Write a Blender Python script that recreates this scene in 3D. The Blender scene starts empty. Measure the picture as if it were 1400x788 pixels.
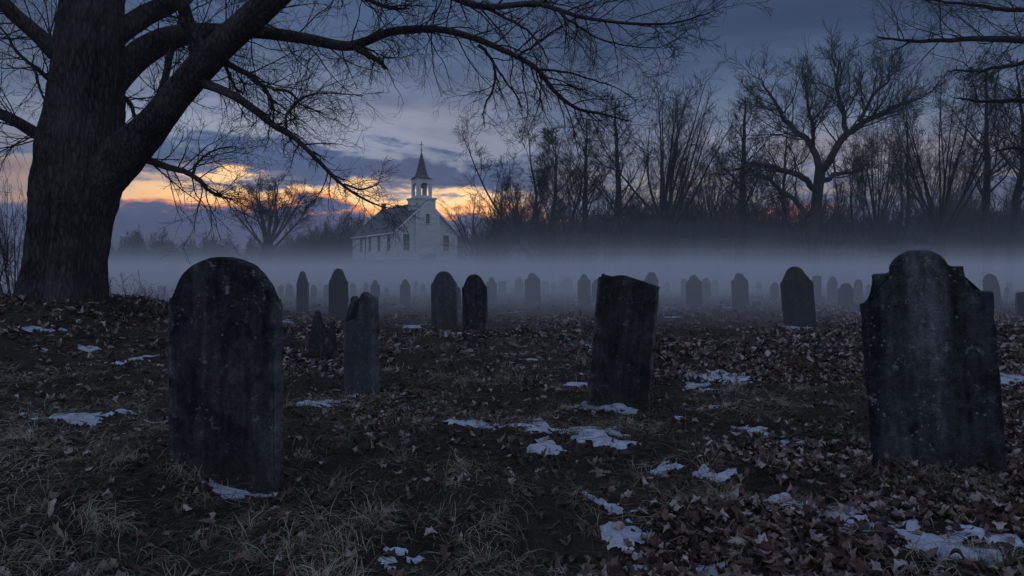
import bpy, bmesh, math, random
import numpy as np
from mathutils import Matrix, Vector, Euler

sc = bpy.context.scene
PI = math.pi
rad = math.radians
random.seed(7)
RNG = np.random.default_rng(11)

# ------------------------------------------------------------------ camera
EYE = 1.0
F = 24.0 / 36.0 * 1400.0            # focal length in photo pixels
PITCH = math.atan(22.0 / F)         # horizon a little above the middle
cam_data = bpy.data.cameras.new('camera')
cam_data.lens = 24.0
cam_data.sensor_width = 36.0
cam_data.clip_start = 0.05
cam_data.clip_end = 3000.0
cam = bpy.data.objects.new('camera', cam_data)
sc.collection.objects.link(cam)
cam.location = (0, 0, EYE)
cam.rotation_euler = (rad(90) - PITCH, 0, 0)
sc.camera = cam

# ------------------------------------------------------------------ colour / exposure
sc.view_settings.view_transform = 'Standard'
sc.view_settings.look = 'None'
sc.view_settings.exposure = 0.45
sc.view_settings.gamma = 1.0
sc.cycles.max_bounces = 7
sc.cycles.diffuse_bounces = 3
sc.cycles.glossy_bounces = 2
sc.cycles.transparent_max_bounces = 8
sc.cycles.volume_bounces = 4
sc.cycles.use_denoising = True
sc.cycles.sample_clamp_indirect = 4.0


def lin(r, g, b):
    f = lambda c: (c / 255.0) / 12.92 if c / 255.0 <= 0.04045 else ((c / 255.0 + 0.055) / 1.055) ** 2.4
    return (f(r), f(g), f(b), 1.0)


class NT:
    """small helper round a node tree"""
    def __init__(self, tree):
        self.t = tree
        self.n = tree.nodes
        self.l = tree.links

    def node(self, kind, **kw):
        n = self.n.new(kind)
        for k, v in kw.items():
            setattr(n, k, v)
        return n

    def put(self, sock, v):
        if isinstance(v, bpy.types.NodeSocket):
            self.l.new(v, sock)
        elif v is not None:
            sock.default_value = v

    def math(self, op, a, b=None, c=None, clamp=False):
        n = self.node('ShaderNodeMath', operation=op, use_clamp=clamp)
        self.put(n.inputs[0], a)
        self.put(n.inputs[1], b)
        self.put(n.inputs[2], c)
        return n.outputs[0]

    def ss(self, x, a, b, lo=0.0, hi=1.0):
        n = self.node('ShaderNodeMapRange', interpolation_type='SMOOTHSTEP')
        self.put(n.inputs['Value'], x)
        n.inputs['From Min'].default_value = a
        n.inputs['From Max'].default_value = b
        n.inputs['To Min'].default_value = lo
        n.inputs['To Max'].default_value = hi
        return n.outputs[0]

    def mix(self, f, a, b, blend='MIX'):
        n = self.node('ShaderNodeMix', data_type='RGBA', blend_type=blend)
        self.put(n.inputs['Factor'], f)
        self.put(n.inputs['A'], a)
        self.put(n.inputs['B'], b)
        return n.outputs['Result']

    def noise(self, vec, scale, detail=4, rough=0.55, dist=0.0):
        n = self.node('ShaderNodeTexNoise')
        if vec is not None:
            self.l.new(vec, n.inputs['Vector'])
        n.inputs['Scale'].default_value = scale
        n.inputs['Detail'].default_value = detail
        n.inputs['Roughness'].default_value = rough
        n.inputs['Distortion'].default_value = dist
        return n.outputs['Fac']

    def voro(self, vec, scale, feature='F1', out='Distance', rand=1.0):
        n = self.node('ShaderNodeTexVoronoi', feature=feature)
        if vec is not None:
            self.l.new(vec, n.inputs['Vector'])
        n.inputs['Scale'].default_value = scale
        n.inputs['Randomness'].default_value = rand
        return n.outputs[out]

    def mapping(self, vec, scale=(1, 1, 1), loc=(0, 0, 0)):
        n = self.node('ShaderNodeMapping')
        self.l.new(vec, n.inputs['Vector'])
        n.inputs['Scale'].default_value = scale
        self.put(n.inputs['Location'], loc)
        return n.outputs[0]

    def ramp(self, fac, stops, interp='LINEAR'):
        n = self.node('ShaderNodeValToRGB')
        n.color_ramp.interpolation = interp
        e = n.color_ramp.elements
        while len(e) < len(stops):
            e.new(0.5)
        for el, (p, c) in zip(e, stops):
            el.position = p
            el.color = c
        self.put(n.inputs['Fac'], fac)
        return n.outputs['Color']


# ------------------------------------------------------------------ world: dusk sky with cloud banks
SUN_AZ = rad(-10.0)     # the sun has gone down behind the chapel, a little left of it
SUN_EL = rad(1.5)
world = bpy.data.worlds.new("World")
sc.world = world
world.use_nodes = True
w = NT(world.node_tree)
w.n.clear()
tc = w.node('ShaderNodeTexCoord').outputs['Generated']
sep = w.node('ShaderNodeSeparateXYZ')
w.l.new(tc, sep.inputs[0])
wx, wy, wz = sep.outputs
E = w.math('MULTIPLY', w.math('ARCSINE', wz), 180 / PI)
A = w.math('MULTIPLY', w.math('ARCTAN2', wx, wy), 180 / PI)
cl = w.mapping(tc, scale=(1.0, 1.0, 4.5))
n1 = w.noise(cl, 5.0, 7, 0.58, 0.5)
n2 = w.noise(w.mapping(tc, scale=(1, 1, 7), loc=(3.1, 1.7, 0.4)), 2.2, 4, 0.5, 0.3)
n3 = w.noise(w.mapping(tc, scale=(1, 1, 3.0), loc=(8.1, 0.7, 2.4)), 16.0, 5, 0.6, 0.4)
d = w.math('ADD', w.math('MULTIPLY', w.math('SUBTRACT', n1, 0.5), 7.5), w.math('MULTIPLY', w.math('SUBTRACT', n3, 0.5), 4.2))
slope = w.math('MULTIPLY', w.math('ADD', A, 7.0), 0.012)
E2 = w.math('ADD', w.math('ADD', E, d), slope)
Emax = 60.0
tE = w.math('DIVIDE', w.math('ADD', E2, 2.0), Emax, clamp=True)


def st(lst):
    return [((e + 2.0) / Emax, lin(*c)) for e, c in lst]


SKY_MAIN = st([(-2, (62, 76, 100)), (0.5, (74, 86, 112)), (2.4, (66, 84, 120)), (4.3, (72, 90, 130)),
               (4.8, (240, 150, 96)), (5.3, (312, 230, 146)), (6.1, (300, 246, 178)), (6.8, (124, 126, 152)),
               (7.6, (66, 84, 120)), (9.1, (72, 92, 128)), (9.9, (140, 150, 172)), (11.4, (150, 156, 174)),
               (14, (112, 126, 154)), (18, (74, 94, 126)), (23, (58, 76, 106)), (32, (90, 109, 140)), (56, (118, 131, 158))])
SKY_SIDE = st([(-2, (56, 66, 90)), (1.5, (64, 76, 108)), (3.4, (74, 86, 118)), (4.3, (88, 96, 124)),
               (5.2, (112, 112, 130)), (6.0, (88, 98, 126)), (6.8, (158, 150, 146)), (7.6, (102, 112, 138)), (8.6, (146, 144, 152)),
               (10, (126, 134, 156)), (13, (92, 108, 134)), (18, (58, 74, 104)), (24, (50, 66, 94)),
               (33, (86, 103, 134)), (56, (118, 131, 158))])
SKY_BACK = st([(-2, (100, 108, 132)), (6, (122, 132, 156)), (20, (130, 142, 168)), (56, (118, 131, 158))])
main = w.ramp(tE, SKY_MAIN)
side = w.ramp(tE, SKY_SIDE)
back = w.ramp(tE, SKY_BACK)
wob = w.math('ADD', A, w.math('MULTIPLY', w.math('SUBTRACT', n2, 0.5), 14.0))
to_side = w.math('MAXIMUM', w.ss(wob, -1.0, 6.0), w.ss(wob, -42.0, -20.0, 1.0, 0.0))
c1 = w.mix(to_side, main, side)
# a dull red ember low on the right, between the trunks
ember = w.math('MULTIPLY', w.math('MULTIPLY', w.ss(A, 14, 17.5), w.ss(A, 20.5, 27, 1, 0)),
               w.math('MULTIPLY', w.ss(E2, 3.2, 4.2), w.ss(E2, 4.6, 6.0, 1, 0)))
c1 = w.mix(w.math('MULTIPLY', ember, 0.5), c1, lin(270, 138, 98))
to_back = w.ss(wy, 0.35, -0.15)
c2 = w.mix(to_back, w.mix(w.ss(E, 22, 50, 1, 0), c1, (0.74, 0.74, 0.74, 1), 'MULTIPLY'), back)
# soft long streaks in the high cloud
streak = w.ss(n2, 0.3, 0.7, 0.84, 1.14)
vm = w.node('ShaderNodeVectorMath', operation='SCALE')
w.l.new(c2, vm.inputs[0])
w.l.new(streak, vm.inputs['Scale'])
bg = w.node('ShaderNodeBackground')
w.l.new(vm.outputs[0], bg.inputs['Color'])
bg.inputs['Strength'].default_value = 1.0
sky = w.node('ShaderNodeTexSky', sky_type='NISHITA', sun_disc=False)
sky.sun_elevation = SUN_EL
sky.sun_rotation = SUN_AZ
bg2 = w.node('ShaderNodeBackground')
w.l.new(sky.outputs[0], bg2.inputs['Color'])
bg2.inputs['Strength'].default_value = 0.0015
add = w.node('ShaderNodeAddShader')
w.l.new(bg.outputs[0], add.inputs[0])
w.l.new(bg2.outputs[0], add.inputs[1])
wo = w.node('ShaderNodeOutputWorld')
w.l.new(add.outputs[0], wo.inputs['Surface'])

# the last of the sun through cloud, far too weak to throw a shadow
sd = bpy.data.lights.new('sun', 'SUN')
sd.energy = 0.06
sd.angle = rad(14)
sd.color = (1.0, 0.72, 0.5)
sun = bpy.data.objects.new('sun', sd)
sc.collection.objects.link(sun)
sdir = Vector((math.sin(SUN_AZ) * math.cos(SUN_EL), math.cos(SUN_AZ) * math.cos(SUN_EL), math.sin(SUN_EL)))
sun.rotation_euler = (-sdir).to_track_quat('-Z', 'Y').to_euler()
sun.location = (0, -5, 30)

# ------------------------------------------------------------------ maths helpers


def _h(ix, iy, iz, seed):
    n = (ix.astype(np.int64) * 374761393 + iy.astype(np.int64) * 668265263 + iz.astype(np.int64) * 2147483647 + seed * 1274126177) & 0xffffffff
    n = ((n ^ (n >> 13)) * 1274126177) & 0xffffffff
    n = n ^ (n >> 16)
    return (n & 0xffffff) / float(0xffffff)


def vnoise(x, y, z=None, seed=0):
    x = np.asarray(x, float)
    y = np.asarray(y, float)
    z = np.zeros_like(x) if z is None else np.asarray(z, float)
    ix, iy, iz = np.floor(x), np.floor(y), np.floor(z)
    fx, fy, fz = x - ix, y - iy, z - iz
    fx = fx * fx * (3 - 2 * fx); fy = fy * fy * (3 - 2 * fy); fz = fz * fz * (3 - 2 * fz)
    r = 0
    for a in (0, 1):
        for b in (0, 1):
            for c in (0, 1):
                if c == 1 and not np.any(fz):
                    continue
                wgt = (fx if a else 1 - fx) * (fy if b else 1 - fy) * (fz if c else 1 - fz)
                r = r + wgt * _h(ix + a, iy + b, iz + c, seed)
    return r - 0.5


def fbm(x, y, z=None, octaves=4, seed=0, gain=0.5):
    x = np.asarray(x, float); y = np.asarray(y, float)
    a, r, f = 1.0, 0.0, 1.0
    for o in range(octaves):
        r = r + a * vnoise(x * f + o * 7.3, y * f - o * 3.1, None if z is None else z * f, seed + o)
        a *= gain
        f *= 2.03
    return r


def sst(x, a, b):
    t = np.clip((np.asarray(x, float) - a) / (b - a), 0, 1)
    return t * t * (3 - 2 * t)


TREE_AT = (-6.55, 10.0)


def terrain(x, y, fine=True):
    x = np.asarray(x, float); y = np.asarray(y, float)
    z = sst(y, 40, 98) * 2.7 * (1 - 0.55 * sst(-x, 25, 55) * sst(y, 40, 80))
    dx, dy = x - TREE_AT[0], y - TREE_AT[1]
    sx = np.where(dx < 0, 6.0, 1.75)
    sy = np.where(dy < 0, 2.7, 4.0)
    z = z + 0.60 * np.exp(-(dx / sx) ** 2 - (dy / sy) ** 2)
    z = z + 0.07 * fbm(x * 0.28, y * 0.28, octaves=2, seed=3) * sst(np.hypot(x, y), 0.5, 3)
    z = z - 0.012 * np.clip(x, -6, 6) * (1 - sst(y, 8, 16)) * 0.6
    if fine:
        near = 1 - 0.5 * sst(np.hypot(x, y), 6, 30)
        z = z + near * (0.10 * fbm(x * 1.7, y * 1.7, octaves=2, seed=9) + 0.045 * fbm(x * 6, y * 6, octaves=2, seed=5)
                        + 0.012 * fbm(x * 22, y * 22, octaves=2, seed=6))
    return z


cp, sp = math.cos(PITCH), math.sin(PITCH)


def ray(px, py):
    rx, ry = (px - 700.0) / F, (394.0 - py) / F
    v = np.array([rx, cp + ry * sp, ry * cp - sp])
    return v / v[1]                  # unit forward depth


def P(px, py, dep):
    """the point of the place that lies dep metres ahead along this line of sight"""
    v = ray(px, py) * dep
    return Vector((v[0], v[1], v[2] + EYE))


def hit(px, py):
    v = ray(px, py)
    t = np.concatenate([np.arange(1.0, 40, 0.02), np.arange(40, 220, 0.2)])
    below = (EYE + v[2] * t) < terrain(v[0] * t, v[1] * t, False)
    k = int(np.argmax(below)) if below.any() else len(t) - 1
    x, y = v[0] * t[k], v[1] * t[k]
    return Vector((x, y, float(terrain(x, y, False))))


def gz(x, y, fine=True):
    return float(terrain(np.array([x]), np.array([y]), fine)[0])


# ------------------------------------------------------------------ mesh helpers


def mesh_from(verts, faces, smooth=True, tint=None, name='mesh'):
    """verts (N,3); faces: list of (M,k) int arrays"""
    me = bpy.data.meshes.new(name)
    verts = np.asarray(verts, np.float32)
    faces = [np.asarray(f, np.int32) for f in faces if len(f)]
    me.vertices.add(len(verts))
    me.vertices.foreach_set('co', verts.ravel())
    nl = sum(f.size for f in faces)
    nf = sum(len(f) for f in faces)
    me.loops.add(nl)
    me.loops.foreach_set('vertex_index', np.concatenate([f.ravel() for f in faces]))
    me.polygons.add(nf)
    starts, s = [], 0
    for f in faces:
        starts.append(s + np.arange(len(f)) * f.shape[1])
        s += f.size
    me.polygons.foreach_set('loop_start', np.concatenate(starts).astype(np.int32))
    me.polygons.foreach_set('use_smooth', np.full(nf, smooth))
    if tint is not None:
        at = me.attributes.new('tint', 'FLOAT', 'POINT')
        at.data.foreach_set('value', np.asarray(tint, np.float32))
    me.update(calc_edges=True)
    me.validate()
    return me


def link(name, data, mat=None, parent=None, **props):
    o = bpy.data.objects.new(name, data)
    sc.collection.objects.link(o)
    if data is not None and mat is not None:
        if len(data.materials) == 0:
            data.materials.append(mat)
    if parent is not None:
        o.parent = parent
    for k, v in props.items():
        o[k] = v
    return o


def thing(name, label, cat, loc=(0, 0, 0), group=None, data=None, mat=None):
    o = link(name, data, mat)
    o.location = loc
    o['label'] = label
    o['category'] = cat
    if group:
        o['group'] = group
    return o


class Soup:
    """collects quads / tris as ONE mesh"""
    def __init__(self):
        self.v, self.f, self.n, self.t = [], [], 0, []

    def add(self, verts, faces, tint=None):
        verts = np.asarray(verts, np.float32).reshape(-1, 3)
        for f in (faces if isinstance(faces, list) else [faces]):
            self.f.append(np.asarray(f, np.int64) + self.n)
        self.v.append(verts)
        self.n += len(verts)
        if tint is not None:
            self.t.append(np.asarray(tint, np.float32))

    def box(self, c, s, rot=None):
        c = np.array(c, float); h = np.array(s, float) / 2
        v = np.array([[i, j, k] for i in (-1, 1) for j in (-1, 1) for k in (-1, 1)]) * h
        if rot is not None:
            v = v @ np.array(Matrix(rot).to_3x3()).T
        q = np.array([[0, 1, 3, 2], [4, 6, 7, 5], [0, 4, 5, 1], [2, 3, 7, 6], [0, 2, 6, 4], [1, 5, 7, 3]])
        self.add(v + c, q)

    def mesh(self, smooth=True, name='mesh'):
        by = {}
        for f in self.f:
            by.setdefault(f.shape[1], []).append(f)
        return mesh_from(np.concatenate(self.v), [np.concatenate(x) for x in by.values()], smooth,
                         np.concatenate(self.t) if self.t else None, name)


def tubes(soup, Pn, Rn, sides):
    """Pn (N,M,3) polylines, Rn (N,M) radii"""
    N, M, _ = Pn.shape
    if N == 0:
        return
    T = np.gradient(Pn, axis=1)
    T /= np.linalg.norm(T, axis=2, keepdims=True) + 1e-9
    D = Pn[:, -1] - Pn[:, 0]
    D /= np.linalg.norm(D, axis=1, keepdims=True) + 1e-9
    ref = np.where(np.abs(D[:, 2:3]) > 0.8, np.array([[1.0, 0, 0]]), np.array([[0, 0, 1.0]]))
    ref = np.repeat(ref[:, None, :], M, 1)
    u = ref - (ref * T).sum(2, keepdims=True) * T
    u /= np.linalg.norm(u, axis=2, keepdims=True) + 1e-9
    v = np.cross(T, u)
    a = np.arange(sides) * 2 * PI / sides
    ring = (u[:, :, None, :] * np.cos(a)[None, None, :, None] + v[:, :, None, :] * np.sin(a)[None, None, :, None])
    V = Pn[:, :, None, :] + ring * Rn[:, :, None, None]
    idx = np.arange(N * M * sides).reshape(N, M, sides)
    a0, a1 = idx[:, :-1, :], idx[:, 1:, :]
    q = np.stack([a0, np.roll(a0, -1, 2), np.roll(a1, -1, 2), a1], -1).reshape(-1, 4)
    soup.add(V.reshape(-1, 3), q)


def norm(a):
    return a / (np.linalg.norm(a, axis=-1, keepdims=True) + 1e-9)


def grow(rng, S, D, L, R, seg, wander=0.25, up=0.05, tip=0.25, cap=None):
    N = len(S)
    Pn = np.zeros((N, seg + 1, 3))
    Pn[:, 0] = S
    d = norm(D)
    for k in range(seg):
        d = norm(d + rng.normal(0, wander, (N, 3)) + np.array([0, 0, up]))
        Pn[:, k + 1] = Pn[:, k] + d * (L / seg)[:, None]
    t = np.linspace(0, 1, seg + 1)[None, :]
    Rn = R[:, None] * (1 - (1 - tip) * t)
    return Pn, Rn


def shoots(rng, Pn, Rn, K, t0=0.2, t1=1.0, ang=(30, 60), lf=0.5, lenvar=0.4, taper=0.5, rf=0.55, rmin=0.004, length=None):
    """K children on each polyline"""
    N, M, _ = Pn.shape
    t = t0 + (t1 - t0) * (np.arange(K)[None, :] + rng.random((N, K))) / K
    x = t * (M - 1)
    i = np.clip(x.astype(int), 0, M - 2)
    f = (x - i)[..., None]
    n = np.arange(N)[:, None]
    S = Pn[n, i] * (1 - f) + Pn[n, i + 1] * f
    Rr = Rn[n, i] * (1 - f[..., 0]) + Rn[n, i + 1] * f[..., 0]
    T = norm(Pn[n, i + 1] - Pn[n, i])
    rnd = rng.normal(0, 1, (N, K, 3))
    side = norm(rnd - (rnd * T).sum(-1, keepdims=True) * T)
    a = np.radians(rng.uniform(ang[0], ang[1], (N, K)))[..., None]
    D = T * np.cos(a) + side * np.sin(a)
    PL = np.linalg.norm(np.diff(Pn, axis=1), axis=2).sum(1)
    if length is not None:
        PL = np.full(N, length) * 1.0
    L = PL[:, None] * lf * (1 - taper * t) * (1 + lenvar * rng.uniform(-1, 1, (N, K)))
    Rc = np.maximum(np.minimum(Rr * rf, Rr * 0.9), rmin)
    return S.reshape(-1, 3), D.reshape(-1, 3), L.ravel(), Rc.ravel()


def spline(pts, n):
    """Catmull-Rom through rows of pts (any columns) -> n samples"""
    p = np.array(pts, float)
    p = np.vstack([2 * p[0] - p[1], p, 2 * p[-1] - p[-2]])
    m = len(p) - 3
    out = []
    for s in np.linspace(0, m - 1e-6, n):
        i = int(s); t = s - i
        a, b, c, d_ = p[i:i + 4]
        out.append(0.5 * ((2 * b) + (-a + c) * t + (2 * a - 5 * b + 4 * c - d_) * t * t + (-a + 3 * b - 3 * c + d_) * t ** 3))
    return np.array(out)


# ------------------------------------------------------------------ materials


def mat(name, rough=0.9, spec=0.3):
    m = bpy.data.materials.new(name)
    m.use_nodes = True
    t = NT(m.node_tree)
    b = m.node_tree.nodes['Principled BSDF']
    b.inputs['Roughness'].default_value = rough
    b.inputs['Specular IOR Level'].default_value = spec
    return m, t, b


def bump(t, b, h, strength, dist):
    n = t.node('ShaderNodeBump')
    n.inputs['Strength'].default_value = strength
    n.inputs['Distance'].default_value = dist
    t.l.new(h, n.inputs['Height'])
    t.l.new(n.outputs[0], b.inputs['Normal'])
    return n


def mat_ground():
    m, t, b = mat('leaf_strewn_earth', 0.95, 0.15)
    g = t.node('ShaderNodeNewGeometry').outputs['Position']
    grass = t.ss(t.noise(g, 0.55, 4, 0.6, 0.3), 0.44, 0.60)
    v1 = t.voro(g, 24.0, out='Color')
    sv = t.node('ShaderNodeSeparateColor')
    t.l.new(v1, sv.inputs[0])
    leafc = t.ramp(sv.outputs[0], [(0.0, (0.022, 0.015, 0.012, 1)), (0.45, (0.055, 0.034, 0.027, 1)),
                                   (0.75, (0.10, 0.066, 0.052, 1)), (1.0, (0.19, 0.145, 0.12, 1))])
    earth = t.ramp(t.noise(g, 9.0, 6, 0.7), [(0.3, (0.014, 0.011, 0.010, 1)), (0.7, (0.040, 0.030, 0.026, 1))])
    fib = t.noise(t.mapping(g, scale=(1, 1, 1)), 60.0, 4, 0.8, 1.5)
    grassc = t.ramp(fib, [(0.3, (0.022, 0.022, 0.014, 1)), (0.55, (0.07, 0.064, 0.040, 1)), (0.75, (0.16, 0.14, 0.09, 1))])
    far = t.node('ShaderNodeVectorMath', operation='LENGTH')
    t.l.new(g, far.inputs[0])
    fd = far.outputs['Value']
    leafy = t.mix(t.ss(t.noise(g, 3.0, 3), 0.35, 0.55), earth, leafc)
    near = t.mix(grass, leafy, grassc)
    c = t.mix(t.ss(fd, 5.0, 16.0), t.mix(0.6, near, earth), near)
    # thin frozen snow left lying in streaks, far out only (nearer it is geometry)
    sn = t.noise(t.mapping(g, scale=(0.35, 1.6, 1)), 1.6, 5, 0.65, 0.2)
    snow = t.math('MULTIPLY', t.ss(sn, 0.63, 0.665), t.ss(fd, 15, 24))
    c = t.mix(t.math('MULTIPLY', snow, 0.75), c, (0.55, 0.58, 0.62, 1))
    t.l.new(c, b.inputs['Base Color'])
    hh = t.math('ADD', t.noise(g, 30, 5, 0.7), t.math('MULTIPLY', t.voro(g, 24.0), 0.8))
    bump(t, b, hh, 0.9, 0.03)
    return m


def mat_leaf():
    m, t, b = mat('dead_oak_leaf', 0.62, 0.35)
    a = t.node('ShaderNodeAttribute', attribute_name='tint').outputs['Fac']
    oi = t.node('ShaderNodeObjectInfo').outputs['Random']
    x = t.math('FRACT', t.math('ADD', a, t.math('MULTIPLY', oi, 0.999)))
    g = t.node('ShaderNodeNewGeometry').outputs['Position']
    c = t.ramp(x, [(0.0, (0.026, 0.015, 0.012, 1)), (0.35, (0.09, 0.048, 0.036, 1)), (0.62, (0.18, 0.118, 0.098, 1)),
                   (0.82, (0.32, 0.245, 0.22, 1)), (1.0, (0.50, 0.43, 0.40, 1))])
    c = t.mix(t.ss(t.noise(g, 70, 3), 0.35, 0.7, 0.0, 0.4), c, (0.045, 0.028, 0.022, 1))
    t.l.new(c, b.inputs['Base Color'])
    bump(t, b, t.noise(g, 160, 3), 0.5, 0.004)
    return m


def mat_grass():
    m, t, b = mat('dead_grass', 0.8, 0.2)
    a = t.node('ShaderNodeAttribute', attribute_name='tint').outputs['Fac']
    c = t.ramp(a, [(0.0, (0.020, 0.024, 0.012, 1)), (0.35, (0.10, 0.092, 0.062, 1)), (0.7, (0.26, 0.232, 0.18, 1)),
                   (1.0, (0.40, 0.37, 0.28, 1))])
    t.l.new(c, b.inputs['Base Color'])
    return m


def mat_bark(name, lo, hi, scale, strength, dist):
    m, t, b = mat(name, 0.92, 0.2)
    co = t.node('ShaderNodeTexCoord').outputs['Object']
    mp = t.mapping(co, scale=(1, 1, 0.27))
    n = t.noise(mp, scale, 8, 0.72, 2.4)
    v = t.voro(mp, scale * 1.6, feature='DISTANCE_TO_EDGE')
    h = t.math('ADD', n, t.math('MULTIPLY', t.ss(v, 0.0, 0.3), 0.35))
    c = t.ramp(h, [(0.40, lo), (0.95, hi)])
    big = t.ss(t.noise(co, 1.3, 4), 0.35, 0.7)
    c = t.mix(t.math('MULTIPLY', big, 0.5), c, tuple(x * 1.5 for x in hi[:3]) + (1,))
    t.l.new(c, b.inputs['Base Color'])
    if strength:
        bump(t, b, h, strength, dist)
    return m


def mat_stone(name, lo, hi, edge, centre, moss, speck):
    m, t, b = mat(name, 0.88, 0.25)
    tcn = t.node('ShaderNodeTexCoord')
    co, ge = tcn.outputs['Object'], tcn.outputs['Generated']
    oi = t.node('ShaderNodeObjectInfo').outputs['Random']
    off = t.node('ShaderNodeCombineXYZ')
    t.l.new(t.math('MULTIPLY', oi, 37.0), off.inputs[0])
    t.l.new(t.math('MULTIPLY', oi, 19.0), off.inputs[2])
    va = t.node('ShaderNodeVectorMath', operation='ADD')
    t.l.new(co, va.inputs[0]); t.l.new(off.outputs[0], va.inputs[1])
    v = va.outputs[0]
    streak = t.noise(t.mapping(v, scale=(1.0, 1.0, 0.13)), 16, 5, 0.62, 0.25)
    blot = t.noise(v, 7.0, 6, 0.68, 0.4)
    grain = t.noise(v, 90, 4, 0.7)
    f = t.math('ADD', t.math('MULTIPLY', streak, 0.34), t.math('ADD', t.math('MULTIPLY', blot, 0.30), t.math('MULTIPLY', t.noise(v, 24.0, 8, 0.8, 0.8), 0.36)))
    s = t.node('ShaderNodeSeparateXYZ')
    t.l.new(ge, s.inputs[0])
    ex = t.math('MULTIPLY', t.math('ABSOLUTE', t.math('SUBTRACT', s.outputs[0], 0.5)), 2.0)
    exn = t.math('ADD', ex, t.math('MULTIPLY', t.math('SUBTRACT', blot, 0.5), 0.35))
    f = t.math('ADD', f, t.math('MULTIPLY', t.ss(exn, 0.86, 1.0), edge))
    f = t.math('ADD', f, t.math('MULTIPLY', t.math('MULTIPLY', t.ss(exn, 0.05, 0.5, 1, 0), t.ss(s.outputs[2], 0.35, 0.75)), centre))
    c = t.ramp(f, [(0.43, lo), (0.54, tuple(a + (b_ - a) * 0.25 for a, b_ in zip(lo, hi))), (0.70, hi)])
    # pale crusts of lichen, in specks and in larger rosettes
    l1 = t.math('MULTIPLY', t.ss(t.math('ADD', t.voro(v, 30.0), t.math('MULTIPLY', t.noise(v, 120, 3), 0.35)), 0.40, 0.30, 0.0, 0.7), t.ss(t.noise(v, 9.0, 4), 0.50, 0.60))
    l2 = t.math('MULTIPLY', t.ss(t.noise(v, 20.0, 7, 0.8), 0.56, 0.64), t.ss(t.noise(v, 4.0, 4, 0.6), 0.46, 0.58))
    c = t.mix(t.math('MULTIPLY', t.math('MAXIMUM', l1, l2), speck), c, (0.36, 0.38, 0.37, 1))
    mo = t.math('MULTIPLY', t.ss(t.math('ADD', s.outputs[2], t.math('MULTIPLY', blot, 0.35)), 0.52, 0.30), moss)
    c = t.mix(mo, c, (0.045, 0.05, 0.026, 1))
    c = t.mix(t.ss(grain, 0.35, 0.7, 0.0, 0.35), c, (0.02, 0.02, 0.022, 1))
    t.l.new(c, b.inputs['Base Color'])
    h = t.math('ADD', t.math('MULTIPLY', grain, 0.5), t.math('ADD', t.math('MULTIPLY', streak, 0.7), blot))
    bump(t, b, h, 1.0, 0.022)
    return m


def mat_flat(name, col, rough=0.8, nscale=0, amt=0.3, spec=0.3, stretch=(1, 1, 1)):
    m, t, b = mat(name, rough, spec)
    if nscale:
        co = t.node('ShaderNodeTexCoord').outputs['Object']
        n = t.noise(t.mapping(co, scale=stretch), nscale, 5, 0.65)
        dk = tuple(c * (1 - amt) for c in col[:3]) + (1,)
        lt = tuple(min(1, c * (1 + amt)) for c in col[:3]) + (1,)
        t.l.new(t.ramp(n, [(0.3, dk), (0.7, lt)]), b.inputs['Base Color'])
        bump(t, b, n, 0.3, 0.02)
    else:
        b.inputs['Base Color'].default_value = col
    return m


def mat_clap():
    m, t, b = mat('white_clapboard', 0.7, 0.3)
    co = t.node('ShaderNodeTexCoord').outputs['Object']
    s = t.node('ShaderNodeSeparateXYZ')
    t.l.new(co, s.inputs[0])
    fr = t.math('FRACT', t.math('DIVIDE', s.outputs[2], 0.14))
    n = t.noise(t.mapping(co, scale=(0.3, 0.3, 3)), 2.0, 6, 0.7)
    c = t.ramp(n, [(0.3, (0.50, 0.51, 0.52, 1)), (0.65, (0.76, 0.77, 0.78, 1))])
    t.l.new(c, b.inputs['Base Color'])
    bump(t, b, fr, 0.3, 0.02)
    return m


def mat_shingle():
    m, t, b = mat('weathered_shingle', 0.9, 0.2)
    co = t.node('ShaderNodeTexCoord').outputs['Object']
    n = t.noise(co, 3.0, 6, 0.7)
    v = t.voro(t.mapping(co, scale=(3.2, 3.2, 5.0)), 1.0, out='Color')
    sv = t.node('ShaderNodeSeparateColor')
    t.l.new(v, sv.inputs[0])
    f = t.math('ADD', t.math('MULTIPLY', n, 0.6), t.math('MULTIPLY', sv.outputs[0], 0.4))
    t.l.new(t.ramp(f, [(0.3, (0.06, 0.062, 0.07, 1)), (0.75, (0.16, 0.155, 0.165, 1))]), b.inputs['Base Color'])
    s = t.node('ShaderNodeSeparateXYZ')
    t.l.new(co, s.inputs[0])
    bump(t, b, t.math('FRACT', t.math('DIVIDE', s.outputs[2], 0.13)), 0.7, 0.03)
    return m


def mat_volume(name, dens, col, aniso=0.0):
    m = bpy.data.materials.new(name)
    m.use_nodes = True
    t = NT(m.node_tree)
    t.n.clear()
    v = t.node('ShaderNodeVolumePrincipled')
    v.inputs['Color'].default_value = col
    v.inputs['Density'].default_value = dens
    v.inputs['Anisotropy'].default_value = aniso
    o = t.node('ShaderNodeOutputMaterial')
    t.l.new(v.outputs[0], o.inputs['Volume'])
    return m


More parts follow.
